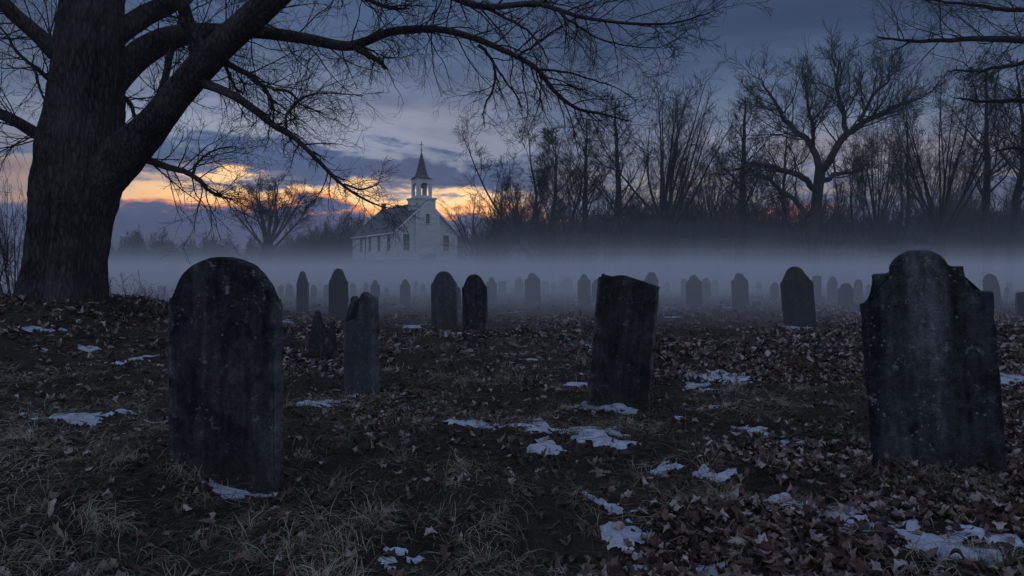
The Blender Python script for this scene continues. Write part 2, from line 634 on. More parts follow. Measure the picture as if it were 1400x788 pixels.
M = {}
M['ground'] = mat_ground()
M['leaf'] = mat_leaf()
M['grass'] = mat_grass()
M['bark'] = mat_bark('furrowed_bark', (0.010, 0.009, 0.009, 1), (0.12, 0.108, 0.102, 1), 11.0, 1.0, 0.08)
M['twig'] = mat_bark('twig_bark', (0.014, 0.012, 0.011, 1), (0.042, 0.036, 0.033, 1), 12.0, 0.0, 0.01)
M['wood_bark'] = mat_bark('winter_bark', (0.014, 0.012, 0.012, 1), (0.048, 0.042, 0.040, 1), 4.0, 0.5, 0.04)
M['stone_dark'] = mat_stone('dark_weathered_slate', (0.006, 0.008, 0.011, 1), (0.21, 0.215, 0.22, 1), 0.10, 0.0, 0.5, 0.8)
M['stone_grey'] = mat_stone('grey_weathered_marble', (0.045, 0.05, 0.058, 1), (0.21, 0.22, 0.24, 1), 0.10, 0.0, 0.6, 0.5)
M['stone_moss'] = mat_stone('mossy_brown_stone', (0.008, 0.010, 0.010, 1), (0.17, 0.17, 0.155, 1), 0.16, 0.0, 1.0, 0.5)
M['stone_pale'] = mat_stone('lichen_spotted_slate', (0.006, 0.009, 0.011, 1), (0.24, 0.25, 0.27, 1), -0.04, 0.11, 0.3, 1.0)
M['stone_plain'] = mat_stone('grey_slate', (0.035, 0.038, 0.044, 1), (0.13, 0.135, 0.15, 1), 0.06, 0.0, 0.5, 0.4)
M['snow'] = mat_flat('old_snow', (0.40, 0.44, 0.52, 1), 0.6, 14.0, 0.35)
M['clap'] = mat_clap()
M['trim'] = mat_flat('white_trim', (0.74, 0.75, 0.76, 1), 0.6, 2.0, 0.08)
M['shingle'] = mat_shingle()
M['pane'] = mat_flat('dark_glass', (0.015, 0.017, 0.022, 1), 0.35, 0, 0, 0.3)
M['louvre'] = mat_flat('dark_louvre', (0.06, 0.065, 0.07, 1), 0.7)
M['brick'] = mat_flat('chimney_brick', (0.20, 0.09, 0.07, 1), 0.9, 6.0, 0.3)
M['iron'] = mat_flat('dark_iron', (0.04, 0.04, 0.045, 1), 0.5)
M['bronze'] = mat_flat('bronze', (0.10, 0.08, 0.05, 1), 0.5)
M['fieldstone'] = mat_flat('fieldstone', (0.16, 0.155, 0.15, 1), 0.95, 4.0, 0.4)
M['needle'] = mat_flat('evergreen_needles', (0.030, 0.042, 0.032, 1), 0.9)

# ------------------------------------------------------------------ ground
az = np.concatenate([np.linspace(-180, -52, 40, endpoint=False), np.linspace(-52, 52, 350), np.linspace(52, 180, 41)[1:]])
rr = np.concatenate([[0.0], np.geomspace(0.25, 30, 270), np.geomspace(31, 420, 70)])
AZ, RR = np.meshgrid(np.radians(az), rr)
gx, gy = RR * np.sin(AZ), RR * np.cos(AZ)
gv = np.stack([gx, gy, terrain(gx, gy)], -1).reshape(-1, 3)
na = len(az)
ii = np.arange(len(rr) * na).reshape(len(rr), na)
gf = np.stack([ii[:-1, :-1], ii[1:, :-1], ii[1:, 1:], ii[:-1, 1:]], -1).reshape(-1, 4)
ground = link('ground', mesh_from(gv, [gf[:, ::-1]], True, name='ground'), M['ground'], kind='structure')

# ------------------------------------------------------------------ snow patches, laid where the last snow has kept
SNOW = []     # (cx, cy, rx, ry, angle) in world metres, for clearing leaves


def ellipse_on_ground(cx, cy, rx, ry):
    c = hit(cx, cy)
    n, f_ = hit(cx, cy + ry), hit(cx, cy - ry)
    l, r = hit(cx - rx, cy), hit(cx + rx, cy)
    return c.x, c.y, abs(r.x - l.x) / 2, max(0.02, (f_ - n).length / 2)


def snow_mesh(ells, seed, thick=0.02, cell=0.013, rough=0.95):
    """ells: (x, y, rx, ry, ang). grid over the bounding box, kept where the snow has depth"""
    x0 = min(e[0] - 1.3 * max(e[2], e[3]) for e in ells); x1 = max(e[0] + 1.3 * max(e[2], e[3]) for e in ells)
    y0 = min(e[1] - 1.3 * max(e[2], e[3]) for e in ells); y1 = max(e[1] + 1.3 * max(e[2], e[3]) for e in ells)
    sz = max(0.08, np.mean([min(e[2], e[3]) for e in ells]))
    fq = min(14.0, 0.55 / sz)
    cell = max(cell, math.sqrt((x1 - x0) * (y1 - y0) / 60000.0))
    X, Y = np.meshgrid(np.arange(x0, x1, cell), np.arange(y0, y1, cell))
    fld = np.full(X.shape, -9.0)
    for (ex, ey, rx, ry, an) in ells:
        u = (X - ex) * math.cos(an) + (Y - ey) * math.sin(an)
        v = -(X - ex) * math.sin(an) + (Y - ey) * math.cos(an)
        fld = np.maximum(fld, 1 - np.hypot(u / rx, v / ry))
    fld = fld * 0.72 - 0.01 + rough * (fbm(X * fq, Y * fq * 1.7, octaves=5, seed=seed, gain=0.72) + 0.5 * fbm(X * 16, Y * 24, octaves=2, seed=seed + 7))
    zz = terrain(X, Y) - 0.010 + thick * 1.1 * sst(fld, -0.05, 0.45) + 0.004 * fbm(X * 30, Y * 30, octaves=2, seed=seed)
    keep = (fld[:-1, :-1] > 0) & (fld[1:, 1:] > 0) & (fld[1:, :-1] > 0) & (fld[:-1, 1:] > 0)
    id_ = np.arange(X.size).reshape(X.shape)
    q = np.stack([id_[:-1, :-1], id_[:-1, 1:], id_[1:, 1:], id_[1:, :-1]], -1)[keep]
    if len(q) == 0:
        return None
    used, inv = np.unique(q.ravel(), return_inverse=True)
    V = np.stack([X.ravel(), Y.ravel(), zz.ravel()], -1)[used]
    return V, inv.reshape(-1, 4)


def snow_patch(label, parts, seed, **kw):
    ells = []
    for p in parts:
        cx, cy, rx, ry = ellipse_on_ground(*p[:4])
        ells.append((cx, cy, rx, ry, p[4] if len(p) > 4 else 0.0))
    SNOW.extend(ells)
    r = snow_mesh(ells, seed, **kw)
    if r is None:
        return
    thing('snow_patch', label, 'snow patch', group='patches of old snow on the leaf litter', data=mesh_from(r[0], [r[1]], True, name='snow_patch'), mat=M['snow'])


snow_patch('small wedge of snow in the grass left of the big round-topped stone', [(122, 572, 30, 11), (85, 568, 20, 4)], 1)
snow_patch('thin streak of snow at the far left edge of the grass', [(45, 565, 22, 3.5)], 2)
snow_patch('long broken snow streak left of and below the tilted middle stone',
           [(650, 588, 36, 8), (705, 584, 30, 7), (735, 588, 16, 13), (622, 591, 14, 6)], 3)
snow_patch('rounded bright snow patch just below the tilted middle stone', [(825, 604, 34, 15), (790, 590, 32, 7), (850, 617, 24, 4)], 4)
snow_patch('small snow patch beneath the long streak in the centre', [(748, 616, 22, 8)], 5)
snow_patch('snow patch at the bottom edge of the ground, left of centre', [(538, 762, 30, 10), (530, 780, 24, 9), (568, 768, 20, 6)], 6)
snow_patch('largest snow streak running to the bottom right corner',
           [(1085, 690, 50, 9, -0.84), (1122, 700, 56, 12, -0.84), (1165, 714, 60, 13, -0.84), (1205, 728, 62, 15, -0.84), (1245, 742, 62, 17, -0.84),
            (1285, 758, 60, 16, -0.84), (1325, 776, 56, 14, -0.84), (1335, 750, 50, 8, -0.84), (1378, 762, 50, 8, -0.84)], 7, thick=0.022)
snow_patch('upright snow patch near the bottom, right of centre', [(852, 735, 28, 20), (868, 758, 16, 14), (838, 700, 30, 8)], 8)
snow_patch('small snow patch at the bottom edge, right of centre', [(965, 777, 26, 8)], 9)
snow_patch('row of little snow flecks in the brown leaves right of centre', [(955, 648, 18, 6), (918, 640, 22, 4), (990, 655, 20, 4)], 10)
snow_patch('snow flecks among leaves left of the big shouldered stone', [(1110, 628, 26, 9), (1070, 603, 32, 6), (1030, 585, 26, 7)], 11)
snow_patch('snow streak right of the big shouldered stone at the picture edge', [(1385, 518, 26, 5)], 12)
snow_patch('snow streak in the grass between the middle stone and the leaning one', [(970, 517, 36, 5), (1005, 521, 20, 3)], 13)
snow_patch('flat snow streak at the foot of the pale arched stone in mid field', [(622, 456, 30, 3.5)], 14, cell=0.02)
snow_patch('narrow snow streak left of the pale arched stone', [(572, 446, 18, 2.5)], 15, cell=0.02)
snow_patch('snow streak on the leafy mound below the great tree', [(42, 452, 30, 3.0), (85, 449, 26, 2.5)], 16)
snow_patch('lower snow streak on the slope of the tree mound', [(118, 472, 22, 2.6)], 17)
snow_patch('snow lying on leaves between the tree mound and the big stone', [(186, 494, 22, 5), (160, 500, 14, 3)], 18)
snow_patch('strip of snow along the foot of the big round-topped stone', [(330, 657, 60, 5.5, 0.0), (372, 662, 22, 4)], 19)
snow_patch('strip of snow along the foot of the tilted middle stone', [(830, 558, 40, 5.0, -0.2)], 20)
snow_patch('sliver of snow at the foot of the broken grey stone', [(488, 538, 22, 3)], 21)
snow_patch('sliver of snow at the foot of the leaning mid-field stone', [(1092, 449, 16, 2.2)], 22, cell=0.02)
snow_patch('snow sliver right of the broken stump stone', [(430, 499, 18, 4)], 23)
snow_patch('thin snow fleck in the grass in front of the broken grey stone', [(432, 552, 26, 4.5)], 24)

# uncountable little flecks further out
fl = Soup()
k = 0
while k < 230:
    yy = 4.5 + 26 * random.random() ** 1.15
    xx = random.uniform(-0.85, 0.85) * yy
    if xx < 0.08 * yy and random.random() < 0.62:
        continue
    k += 1
    s = 0.04 + 0.11 * random.random() ** 2 * min(1.6, yy / 8)
    r = snow_mesh([(xx, yy, s * random.uniform(1.2, 2.6), s * random.uniform(0.5, 1.0), random.uniform(-0.3, 0.3))], 100 + k,
                  thick=0.016, cell=0.02 + 0.003 * yy, rough=0.8)
    if r is not None:
        fl.add(*r)
link('snow', fl.mesh(True, 'snow_flecks'), M['snow'], kind='stuff', label='scattered flecks of old snow among the dead leaves')


def in_snow(x, y):
    f_ = np.full(x.shape, -1.0)
    for (ex, ey, rx, ry, an) in SNOW:
        u = (x - ex) * math.cos(an) + (y - ey) * math.sin(an)
        v = -(x - ex) * math.sin(an) + (y - ey) * math.cos(an)
        f_ = np.maximum(f_, 1 - np.hypot(u / rx, v / ry))
    return f_ > 0.05


# ------------------------------------------------------------------ leaves and grass
def leafiness(x, y):
    m = -0.03 + 1.3 * fbm(x * 0.55, y * 0.55, octaves=3, seed=41)
    m = m + 0.35 * sst(x / np.maximum(y, 1), 0.12, 0.45)                       # more leaves to the right
    m = m - 0.42 * sst(-x / np.maximum(y, 1), 0.12, 0.4) * (1 - sst(y, 5.5, 8))   # grass in the left foreground
    m = m + 0.5 * np.exp(-((x + 6) / 3.2) ** 2 - ((y - 9) / 3.0) ** 2)           # drifts round the great tree
    return sst(m, -0.12, 0.35)


def scatter(n, d0, d1, power, xr=0.86):
    """points ahead of the camera between d0 and d1 metres"""
    u = RNG.random(n)
    yy = (d0 ** power + u * (d1 ** power - d0 ** power)) ** (1 / power)
    xx = RNG.uniform(-xr, xr, n) * (yy + 0.4)
    return xx, yy


def leaf_template(seg):
    """stations along the midrib, half widths with lobes"""
    t = np.linspace(0, 1, seg + 1)
    wd = 0.30 * np.sin(PI * np.clip(t, 0.02, 0.98)) ** 0.7
    if seg >= 7:
        wd = wd * (0.88 + 0.26 * np.sin(t * 2 * PI * 3.2 - 0.9)) * (0.75 + 0.45 * t)
        wd[0] = 0.015; wd[-1] = 0.03
    return t - 0.5, wd


def leaf_batch(soup, x, y, z, size, seg, rng, flat=0.28):
    n = len(x)
    t, wd = leaf_template(seg)
    m = len(t)
    W = wd[None, :] * rng.uniform(0.75, 1.2, (n, m))
    W2 = wd[None, :] * rng.uniform(0.75, 1.2, (n, m))
    T = np.repeat(t[None, :], n, 0)
    curl = rng.normal(0.25, 1.2, (n, 1)); fold = rng.uniform(-0.6, 1.3, (n, 1)); tw = rng.normal(0, 1.3, (n, 1)); bend = rng.normal(0, 0.3, (n, 1))
    zc = curl * (T ** 2)
    mid = np.stack([T, bend * T * T, zc], -1)
    shift = 0.05 * np.sin(np.arange(m) * 1.7)[None, :]
    L_ = np.stack([T + shift, W + bend * T * T, zc + fold * W + tw * T * W], -1)
    R_ = np.stack([T + shift, -W2 + bend * T * T, zc + fold * W2 - tw * T * W2], -1)
    V = np.stack([L_, mid, R_], 2) * np.asarray(size)[:, None, None, None]      # n,m,3,3
    ya = rng.uniform(0, 2 * PI, n); ax = rng.normal(0, flat, n); ay = rng.normal(0, flat, n)
    ca, sa = np.cos(ax), np.sin(ax)
    v = V.copy()
    v[..., 1] = V[..., 1] * ca[:, None, None] - V[..., 2] * sa[:, None, None]
    v[..., 2] = V[..., 1] * sa[:, None, None] + V[..., 2] * ca[:, None, None]
    ca, sa = np.cos(ay), np.sin(ay)
    v2 = v.copy()
    v2[..., 0] = v[..., 0] * ca[:, None, None] + v[..., 2] * sa[:, None, None]
    v2[..., 2] = -v[..., 0] * sa[:, None, None] + v[..., 2] * ca[:, None, None]
    ca, sa = np.cos(ya), np.sin(ya)
    v3 = v2.copy()
    v3[..., 0] = v2[..., 0] * ca[:, None, None] - v2[..., 1] * sa[:, None, None]
    v3[..., 1] = v2[..., 0] * sa[:, None, None] + v2[..., 1] * ca[:, None, None]
    zmin = v3[..., 2].reshape(n, -1).min(1)
    v3 += np.stack([x, y, z - zmin * 0.6], -1)[:, None, None, :]
    ids = np.arange(n * m * 3).reshape(n, m, 3)
    q1 = np.stack([ids[:, :-1, 0], ids[:, :-1, 1], ids[:, 1:, 1], ids[:, 1:, 0]], -1).reshape(-1, 4)
    q2 = np.stack([ids[:, :-1, 1], ids[:, :-1, 2], ids[:, 1:, 2], ids[:, 1:, 1]], -1).reshape(-1, 4)
    tint = np.repeat(rng.random(n) ** 0.85 * 0.98, m * 3)
    soup.add(v3.reshape(-1, 3), [q1, q2], tint)


litter = Soup()
for (n, d0, d1, power, seg, s0, s1) in ((40000, 1.9, 7.0, 1.5, 7, 0.03, 0.072), (24000, 6.5, 15.0, 1.6, 3, 0.065, 0.12), (16000, 14.0, 34.0, 1.5, 2, 0.09, 0.17)):
    x, y = scatter(n, d0, d1, power)
    keep = RNG.random(n) < leafiness(x, y) * 0.92 + 0.10
    keep &= ~(in_snow(x, y) & (RNG.random(n) < 0.6))
    x, y = x[keep], y[keep]
    z = terrain(x, y) + 0.002 + 0.05 * RNG.random(len(x)) ** 2 * leafiness(x, y)
    leaf_batch(litter, x, y, z, RNG.uniform(s0, s1, len(x)), seg, RNG, 0.28)
link('leaf_litter', litter.mesh(False, 'leaf_litter'), M['leaf'], kind='stuff', label='deep litter of curled brown oak leaves over the graveyard ground')

# the three hundred leaves that show largest, each an object under the ground
lm = []
for k in range(12):
    s_ = Soup()
    leaf_batch(s_, np.zeros(1), np.zeros(1), np.zeros(1), np.array([0.12]), 9, np.random.default_rng(500 + k), 0.22)
    lm.append(s_.mesh(False, 'oak_leaf'))
    lm[-1].materials.append(M['leaf'])
n_l = 0
for _ in range(6000):
    if n_l >= 290:
        break
    yy = 2.2 + 2.0 * RNG.random() ** 1.3
    xx = float(RNG.uniform(-0.8, 0.8) * yy)
    lf = float(leafiness(np.array([xx]), np.array([yy]))[0])
    if RNG.random() > lf * 0.95 + 0.05 or (in_snow(np.array([xx]), np.array([yy]))[0] and RNG.random() < 0.8):
        continue
    o = link('leaf', lm[n_l % 12], None, ground)
    o.location = (xx, yy, gz(xx, yy) + 0.018)
    o.rotation_euler = (RNG.normal(0, 0.25), RNG.normal(0, 0.25), RNG.uniform(0, 6.28))
    o.scale = (RNG.uniform(0.42, 0.7),) * 3
    n_l += 1


def grass_batch(soup, x, y, ln, wid, rng, lie=0.75, tint=None, dirs=None):
    n = len(x)
    z = terrain(x, y) - 0.004
    a = rng.uniform(0, 2 * PI, n) if dirs is None else dirs
    el = np.clip(rng.normal(1 - lie, 0.28, n), 0.05, 1.0) * 1.35
    seg = 3
    t = np.linspace(0, 1, seg + 1)
    dr = rng.uniform(0.7, 2.3, n)
    px = np.zeros((n, seg + 1)); pz = np.zeros((n, seg + 1)); pa = np.zeros((n, seg + 1))
    aa = a.copy(); ee = el.copy(); kink = rng.normal(0, 0.35, n)
    pos = np.zeros((n, seg + 1, 3))
    for k in range(seg):
        pos[:, k + 1, 0] = pos[:, k, 0] + np.cos(aa) * np.cos(ee) * ln / seg
        pos[:, k + 1, 1] = pos[:, k, 1] + np.sin(aa) * np.cos(ee) * ln / seg
        pos[:, k + 1, 2] = np.maximum(pos[:, k, 2] + np.sin(ee) * ln / seg, 0.002)
        ee = ee - dr / seg * 1.2
        aa = aa + kink
    side = np.stack([-np.sin(a), np.cos(a), rng.normal(0, 0.3, n)], -1)
    wv = np.array([1.0, 1.0, 0.7, 0.1])[None, :, None] * (wid[:, None, None] / 2)
    c = pos + np.stack([x, y, z], -1)[:, None, :]
    V = np.stack([c - side[:, None, :] * wv, c + side[:, None, :] * wv], 2)
    ids = np.arange(n * (seg + 1) * 2).reshape(n, seg + 1, 2)
    q = np.stack([ids[:, :-1, 0], ids[:, :-1, 1], ids[:, 1:, 1], ids[:, 1:, 0]], -1).reshape(-1, 4)
    tt = rng.random(n) if tint is None else tint
    soup.add(V.reshape(-1, 3), q, np.repeat(tt, (seg + 1) * 2))


turf = Soup()
for (n, d0, d1, power, l0, l1, w0) in ((60000, 1.9, 6.0, 1.5, 0.06, 0.17, 0.0029), (32000, 5.5, 14.0, 1.6, 0.06, 0.15, 0.0045), (16000, 13.0, 32.0, 1.5, 0.10, 0.2, 0.010)):
    x, y = scatter(n, d0, d1, power)
    keep = RNG.random(n) < (1 - leafiness(x, y)) * 0.95 + 0.05
    keep &= ~(in_snow(x, y) & (RNG.random(n) < 0.8))
    x, y = x[keep], y[keep]
    pat = sst(fbm(x * 1.2, y * 1.2, octaves=3, seed=77), -0.3, 0.35)
    grass_batch(turf, x, y, RNG.uniform(l0, l1, len(x)), np.full(len(x), w0), RNG, 0.86,
                np.clip(pat * 0.75 + RNG.normal(0, 0.18, len(x)), 0, 1))
# tussocks
tus = [(600, 722), (640, 740), (665, 765), (560, 700), (350, 690), (290, 720), (430, 640), (520, 730), (960, 700), (1000, 720), (930, 690),
       (600, 520), (570, 590), (760, 640), (1150, 660), (1195, 640), (1250, 660), (1310, 668), (780, 560), (250, 660), (120, 700), (60, 740), (30, 760),
       (420, 560), (470, 600), (700, 560), (1010, 500), (960, 490), (200, 600), (160, 640), (680, 520), (1100, 700), (220, 760), (400, 770), (243, 648), (268, 654), (300, 660), (395, 668), (1196, 642), (1240, 655), (1300, 664), (1345, 668), (812, 560), (845, 566), (884, 568), (478, 540), (508, 544)]
for k in range(len(tus) + 520):
    if k < len(tus):
        c = hit(*tus[k])
        cx, cy = c.x, c.y
    else:
        cy = 2.0 + 15 * RNG.random() ** 1.4
        cx = float(RNG.uniform(-0.85, 0.85) * cy)
        if RNG.random() < float(leafiness(np.array([cx]), np.array([cy]))[0]) * 0.85:
            continue
    n = int(RNG.uniform(50, 120)) if cy < 7 else 40
    r_ = abs(RNG.normal(0, 0.085, n)); th = RNG.uniform(0, 2 * PI, n)
    comb = RNG.uniform(0, 2 * PI)
    grass_batch(turf, cx + r_ * np.cos(th), cy + r_ * np.sin(th), RNG.uniform(0.07, 0.19, n), np.full(n, 0.0021 if cy < 6 else 0.004), RNG,
                0.62, np.clip(RNG.normal(0.55 + 0.25 * RNG.normal(), 0.2, n), 0, 1), th * 0.6 + comb + RNG.normal(0, 0.7, n))
link('grass', turf.mesh(False, 'dead_grass'), M['grass'], kind='stuff', label='matted dead grass and tufts between the leaves')

# fallen sticks
sticks = [([(1045, 610), (1095, 604), (1140, 605), (1180, 600)], 0.009, 'long thin fallen branch lying in the leaves left of the shouldered stone'),
          ([(1000, 628), (1035, 612), (1070, 603)], 0.006, 'short fallen branch leaning over snow flecks in the leaves'),
          ([(60, 470), (120, 462), (175, 470)], 0.010, 'pale fallen stick on the leafy mound under the great tree'),
          ([(210, 610), (270, 600), (300, 592)], 0.006, 'thin fallen stick in the grass behind the big round-topped stone')]
for pts, r_, lab in sticks:
    pp = []
    for q in pts:
        h_ = hit(*q)
        pp.append((h_.x, h_.y, gz(h_.x, h_.y) + 0.035))
    cv = spline(pp, 14)
    cv[:, 2] += 0.01 * np.array([math.sin(i * 1.9) for i in range(14)])
    s_ = Soup()
    tubes(s_, cv[None], np.linspace(r_, r_ * 0.4, 14)[None], 6)
    S2, D2, L2, R2 = shoots(RNG, cv[None], np.linspace(r_, r_ * 0.4, 14)[None], 5, 0.3, 1, (25, 50), 0.25, rmin=0.002)
    D2[:, 2] = np.abs(D2[:, 2]) * 0.3
    tubes(s_, *grow(RNG, S2, D2, L2, R2, 4, 0.15, 0.0), 4)
    thing('fallen_branch', lab, 'branch', data=s_.mesh(True, 'fallen_branch'), mat=M['twig'])
s_ = Soup()
x, y = scatter(900, 2.0, 14.0, 1.5)
a = RNG.uniform(0, 2 * PI, len(x))
S0 = np.stack([x, y, terrain(x, y) + 0.02], -1)
D0 = np.stack([np.cos(a), np.sin(a), RNG.normal(0.03, 0.06, len(x))], -1)
tubes(s_, *grow(RNG, S0, D0, RNG.uniform(0.08, 0.35, len(x)), RNG.uniform(0.0015, 0.0035, len(x)), 4, 0.12, 0.0), 4)
link('twig_debris', s_.mesh(True, 'twigs'), M['twig'], kind='stuff', label='broken twigs scattered over leaves and grass')

# ------------------------------------------------------------------ gravestones


def arc(cx, cz, rx, rz, a0, a1, n):
    return [(cx + rx * math.cos(rad(a0 + (a1 - a0) * i / n)), cz + rz * math.sin(rad(a0 + (a1 - a0) * i / n))) for i in range(n + 1)]


def outline(kind):
    """right-to-left upper outline in unit width / unit height, x from 0.5 to -0.5"""
    if kind == 'round_shoulder':
        return [(0.5, 0.80), (0.485, 0.815), (0.46, 0.815)] + arc(0, 0.80, 0.45, 0.20, 4, 176, 28) + [(-0.46, 0.815), (-0.485, 0.815), (-0.5, 0.80)]
    if kind == 'tall_arch':
        return [(0.5, 0.72), (0.49, 0.74), (0.44, 0.745)] + arc(0, 0.72, 0.36, 0.28, 6, 174, 18) + [(-0.44, 0.745), (-0.49, 0.74), (-0.5, 0.72)]
    if kind == 'head_arch':
        return [(0.5, 0.76), (0.48, 0.79), (0.40, 0.795), (0.34, 0.80)] + arc(0, 0.82, 0.29, 0.18, 0, 180, 16) + [(-0.34, 0.80), (-0.40, 0.795), (-0.48, 0.79), (-0.5, 0.76)]
    if kind == 'wide_arch':
        return [(0.5, 0.75), (0.48, 0.78), (0.42, 0.79)] + arc(0, 0.76, 0.40, 0.24, 6, 174, 18) + [(-0.42, 0.79), (-0.48, 0.78), (-0.5, 0.75)]
    if kind == 'tablet':
        o = [(0.5, 0.785), (0.49, 0.795), (0.41, 0.80)]
        o += [(0.30 + 0.11 * (1 - math.cos(rad(a_))), 0.912 - 0.112 * math.sin(rad(a_))) for a_ in range(80, 0, -10)]
        o += [(0.30, 0.912), (0.20, 0.915)]
        o += arc(-0.03, 0.90, 0.225, 0.10, 8, 172, 20)
        o += [(-0.265, 0.905), (-0.37, 0.905), (-0.385, 0.90)]
        o += [(-0.385 - 0.105 * (1 - math.cos(rad(a_))), 0.90 - 0.125 * math.sin(rad(a_))) for a_ in range(10, 91, 10)]
        o += [(-0.5, 0.772)]
        return o
    if kind == 'peaked':
        return [(0.5, 0.93), (0.49, 0.937), (-0.04, 0.995), (-0.10, 1.0), (-0.40, 0.978), (-0.405, 0.998), (-0.44, 1.0), (-0.445, 0.974), (-0.49, 0.968), (-0.5, 0.955)]
    if kind == 'broken':
        return [(0.5, 0.90), (0.47, 0.955), (0.36, 0.96), (0.16, 1.0), (0.08, 0.97), (0.05, 0.92), (0.0, 0.84), (-0.05, 0.72), (-0.09, 0.75), (-0.12, 0.90),
                (-0.20, 0.955), (-0.26, 0.93), (-0.28, 0.84), (-0.33, 0.80), (-0.36, 0.745), (-0.44, 0.71), (-0.5, 0.63)]
    if kind == 'stump':
        return [(0.5, 0.38), (0.42, 0.52), (0.34, 0.56), (0.26, 0.70), (0.10, 0.80), (0.02, 0.97), (-0.08, 1.0), (-0.16, 0.84), (-0.30, 0.70), (-0.36, 0.46), (-0.5, 0.26)]
    if kind == 'pointed':
        return [(0.5, 0.55), (0.44, 0.75), (0.33, 0.88), (0.15, 0.96), (-0.05, 1.0), (-0.2, 0.985), (-0.36, 0.94), (-0.46, 0.85), (-0.5, 0.78)]
    if kind == 'block':
        return [(0.5, 0.95), (0.46, 0.99), (0.2, 1.0), (-0.2, 0.99), (-0.46, 0.97), (-0.5, 0.93)]
    if kind == 'round':
        return [(0.5, 0.72)] + arc(0, 0.72, 0.5, 0.28, 5, 175, 16) + [(-0.5, 0.72)]
    if kind == 'notched':
        return [(0.5, 0.70), (0.47, 0.745), (0.40, 0.77), (0.37, 0.82)] + arc(-0.03, 0.80, 0.33, 0.20, 18, 165, 16) + [(-0.38, 0.84), (-0.42, 0.78), (-0.5, 0.745)]


def slab_mesh(kind, W, H, T, seed, sink=0.3, chip=0.004, detail=True):
    """upright slab. local x along the face, y through it (front at -T/2), z up from the ground line"""
    top = [(x_ * W, z_ * H) for x_, z_ in outline(kind)]
    n_side = 26 if detail else 6
    right = [(W * 0.5 - 0.0 * i, -sink + (top[0][1] + sink) * i / n_side) for i in range(n_side)]
    left = [(-W * 0.5, -sink + (top[-1][1] + sink) * i / n_side) for i in range(n_side)][::-1]
    pts = np.array(right + top + left)
    if detail:                       # denser, so edges can be worn unevenly
        dense = []
        m = len(pts)
        for i in range(m):
            a_, b_ = pts[i], pts[(i + 1) % m]
            k_ = max(1, int(np.hypot(*(b_ - a_)) / 0.02)) if i < m - 1 else 1
            dense += [a_ + (b_ - a_) * j / k_ for j in range(k_)]
        pts = np.array(dense)
    m = len(pts)
    cen = pts.mean(0)
    nxt, prv = np.roll(pts, -1, 0), np.roll(pts, 1, 0)
    tg = nxt - prv
    tg /= np.linalg.norm(tg, axis=1, keepdims=True) + 1e-9
    nrm = np.stack([tg[:, 1], -tg[:, 0]], -1)       # outward for counter-clockwise
    wob = fbm(pts[:, 0] * 9 + seed * 3.7, pts[:, 1] * 9, octaves=3, seed=seed) * chip
    bite = np.clip(fbm(pts[:, 0] * 14 + seed, pts[:, 1] * 14 + 5, octaves=2, seed=seed + 9) - 0.22, 0, 1) * chip * 9
    pts = pts + nrm * (wob - bite)[:, None]
    b = min(0.008, T * 0.16)
    rings = []
    for yy, ins in ((-T / 2, b), (-T / 2 + b * 0.8, 0.0015), (-T / 6, 0.0), (T / 6, 0.0), (T / 2 - b * 0.8, 0.0015), (T / 2, b)):
        q = pts - nrm * (ins + (np.abs(fbm(pts[:, 0] * 20, pts[:, 1] * 20 + yy * 60, octaves=2, seed=seed + 2)) * chip * (1.2 if ins < 0.002 else 0.6)))[:, None]
        rings.append(np.stack([q[:, 0], np.full(m, yy), q[:, 1]], -1))
    bm = bmesh.new()
    vs = [[bm.verts.new(p) for p in r] for r in rings]
    for k_ in range(len(rings) - 1):
        for i in range(m):
            j = (i + 1) % m
            f_ = bm.faces.new((vs[k_][i], vs[k_][j], vs[k_ + 1][j], vs[k_ + 1][i]))
            f_.smooth = False
    for k_, flip in ((0, True), (len(rings) - 1, False)):
        cap = [bm.verts.new(v.co) for v in vs[k_]]
        f_ = bm.faces.new(cap[::-1] if flip else cap)
        bmesh.ops.triangulate(bm, faces=[f_])
    bmesh.ops.recalc_face_normals(bm, faces=bm.faces)
    me = bpy.data.meshes.new('gravestone')
    bm.to_mesh(me)
    bm.free()
    return me


STONES = []


def stone(label, kind, cx, ytop, ybase, wpx, mt, lean=0.0, yaw=-20, thick=0.07, pitch=0.0, seed=0, detail=False, group='gravestones'):
    """cx: middle of the foot in the photo; lean in degrees, plus = top leans right"""
    g = hit(cx, ybase)
    dist = g.y
    yw = rad(yaw)
    k = g.x / g.y
    side = max(0.0, thick * (math.sin(-yw) - k * math.cos(yw))) + max(0.0, thick * (k * math.cos(yw) - math.sin(-yw)))
    W = max(0.12, (wpx / F * dist - side) / (math.cos(yw) + k * math.sin(-yw)))
    H = (ybase - ytop) / F * dist * 1.0
    me = slab_mesh(kind, W, H, thick, seed, detail=detail, chip=0.004 if detail else 0.006)
    o = thing('gravestone', label, 'gravestone', (g.x, g.y, g.z), group, me, M[mt])
    o.rotation_euler = Euler((rad(pitch), 0, 0)).to_matrix().to_euler()
    o.rotation_euler = (Matrix.Rotation(yw, 3, 'Z') @ Matrix.Rotation(rad(lean), 3, 'Y') @ Matrix.Rotation(rad(pitch), 3, 'X')).to_euler()
    STONES.append((g.x, g.y, W, dist))
    return o


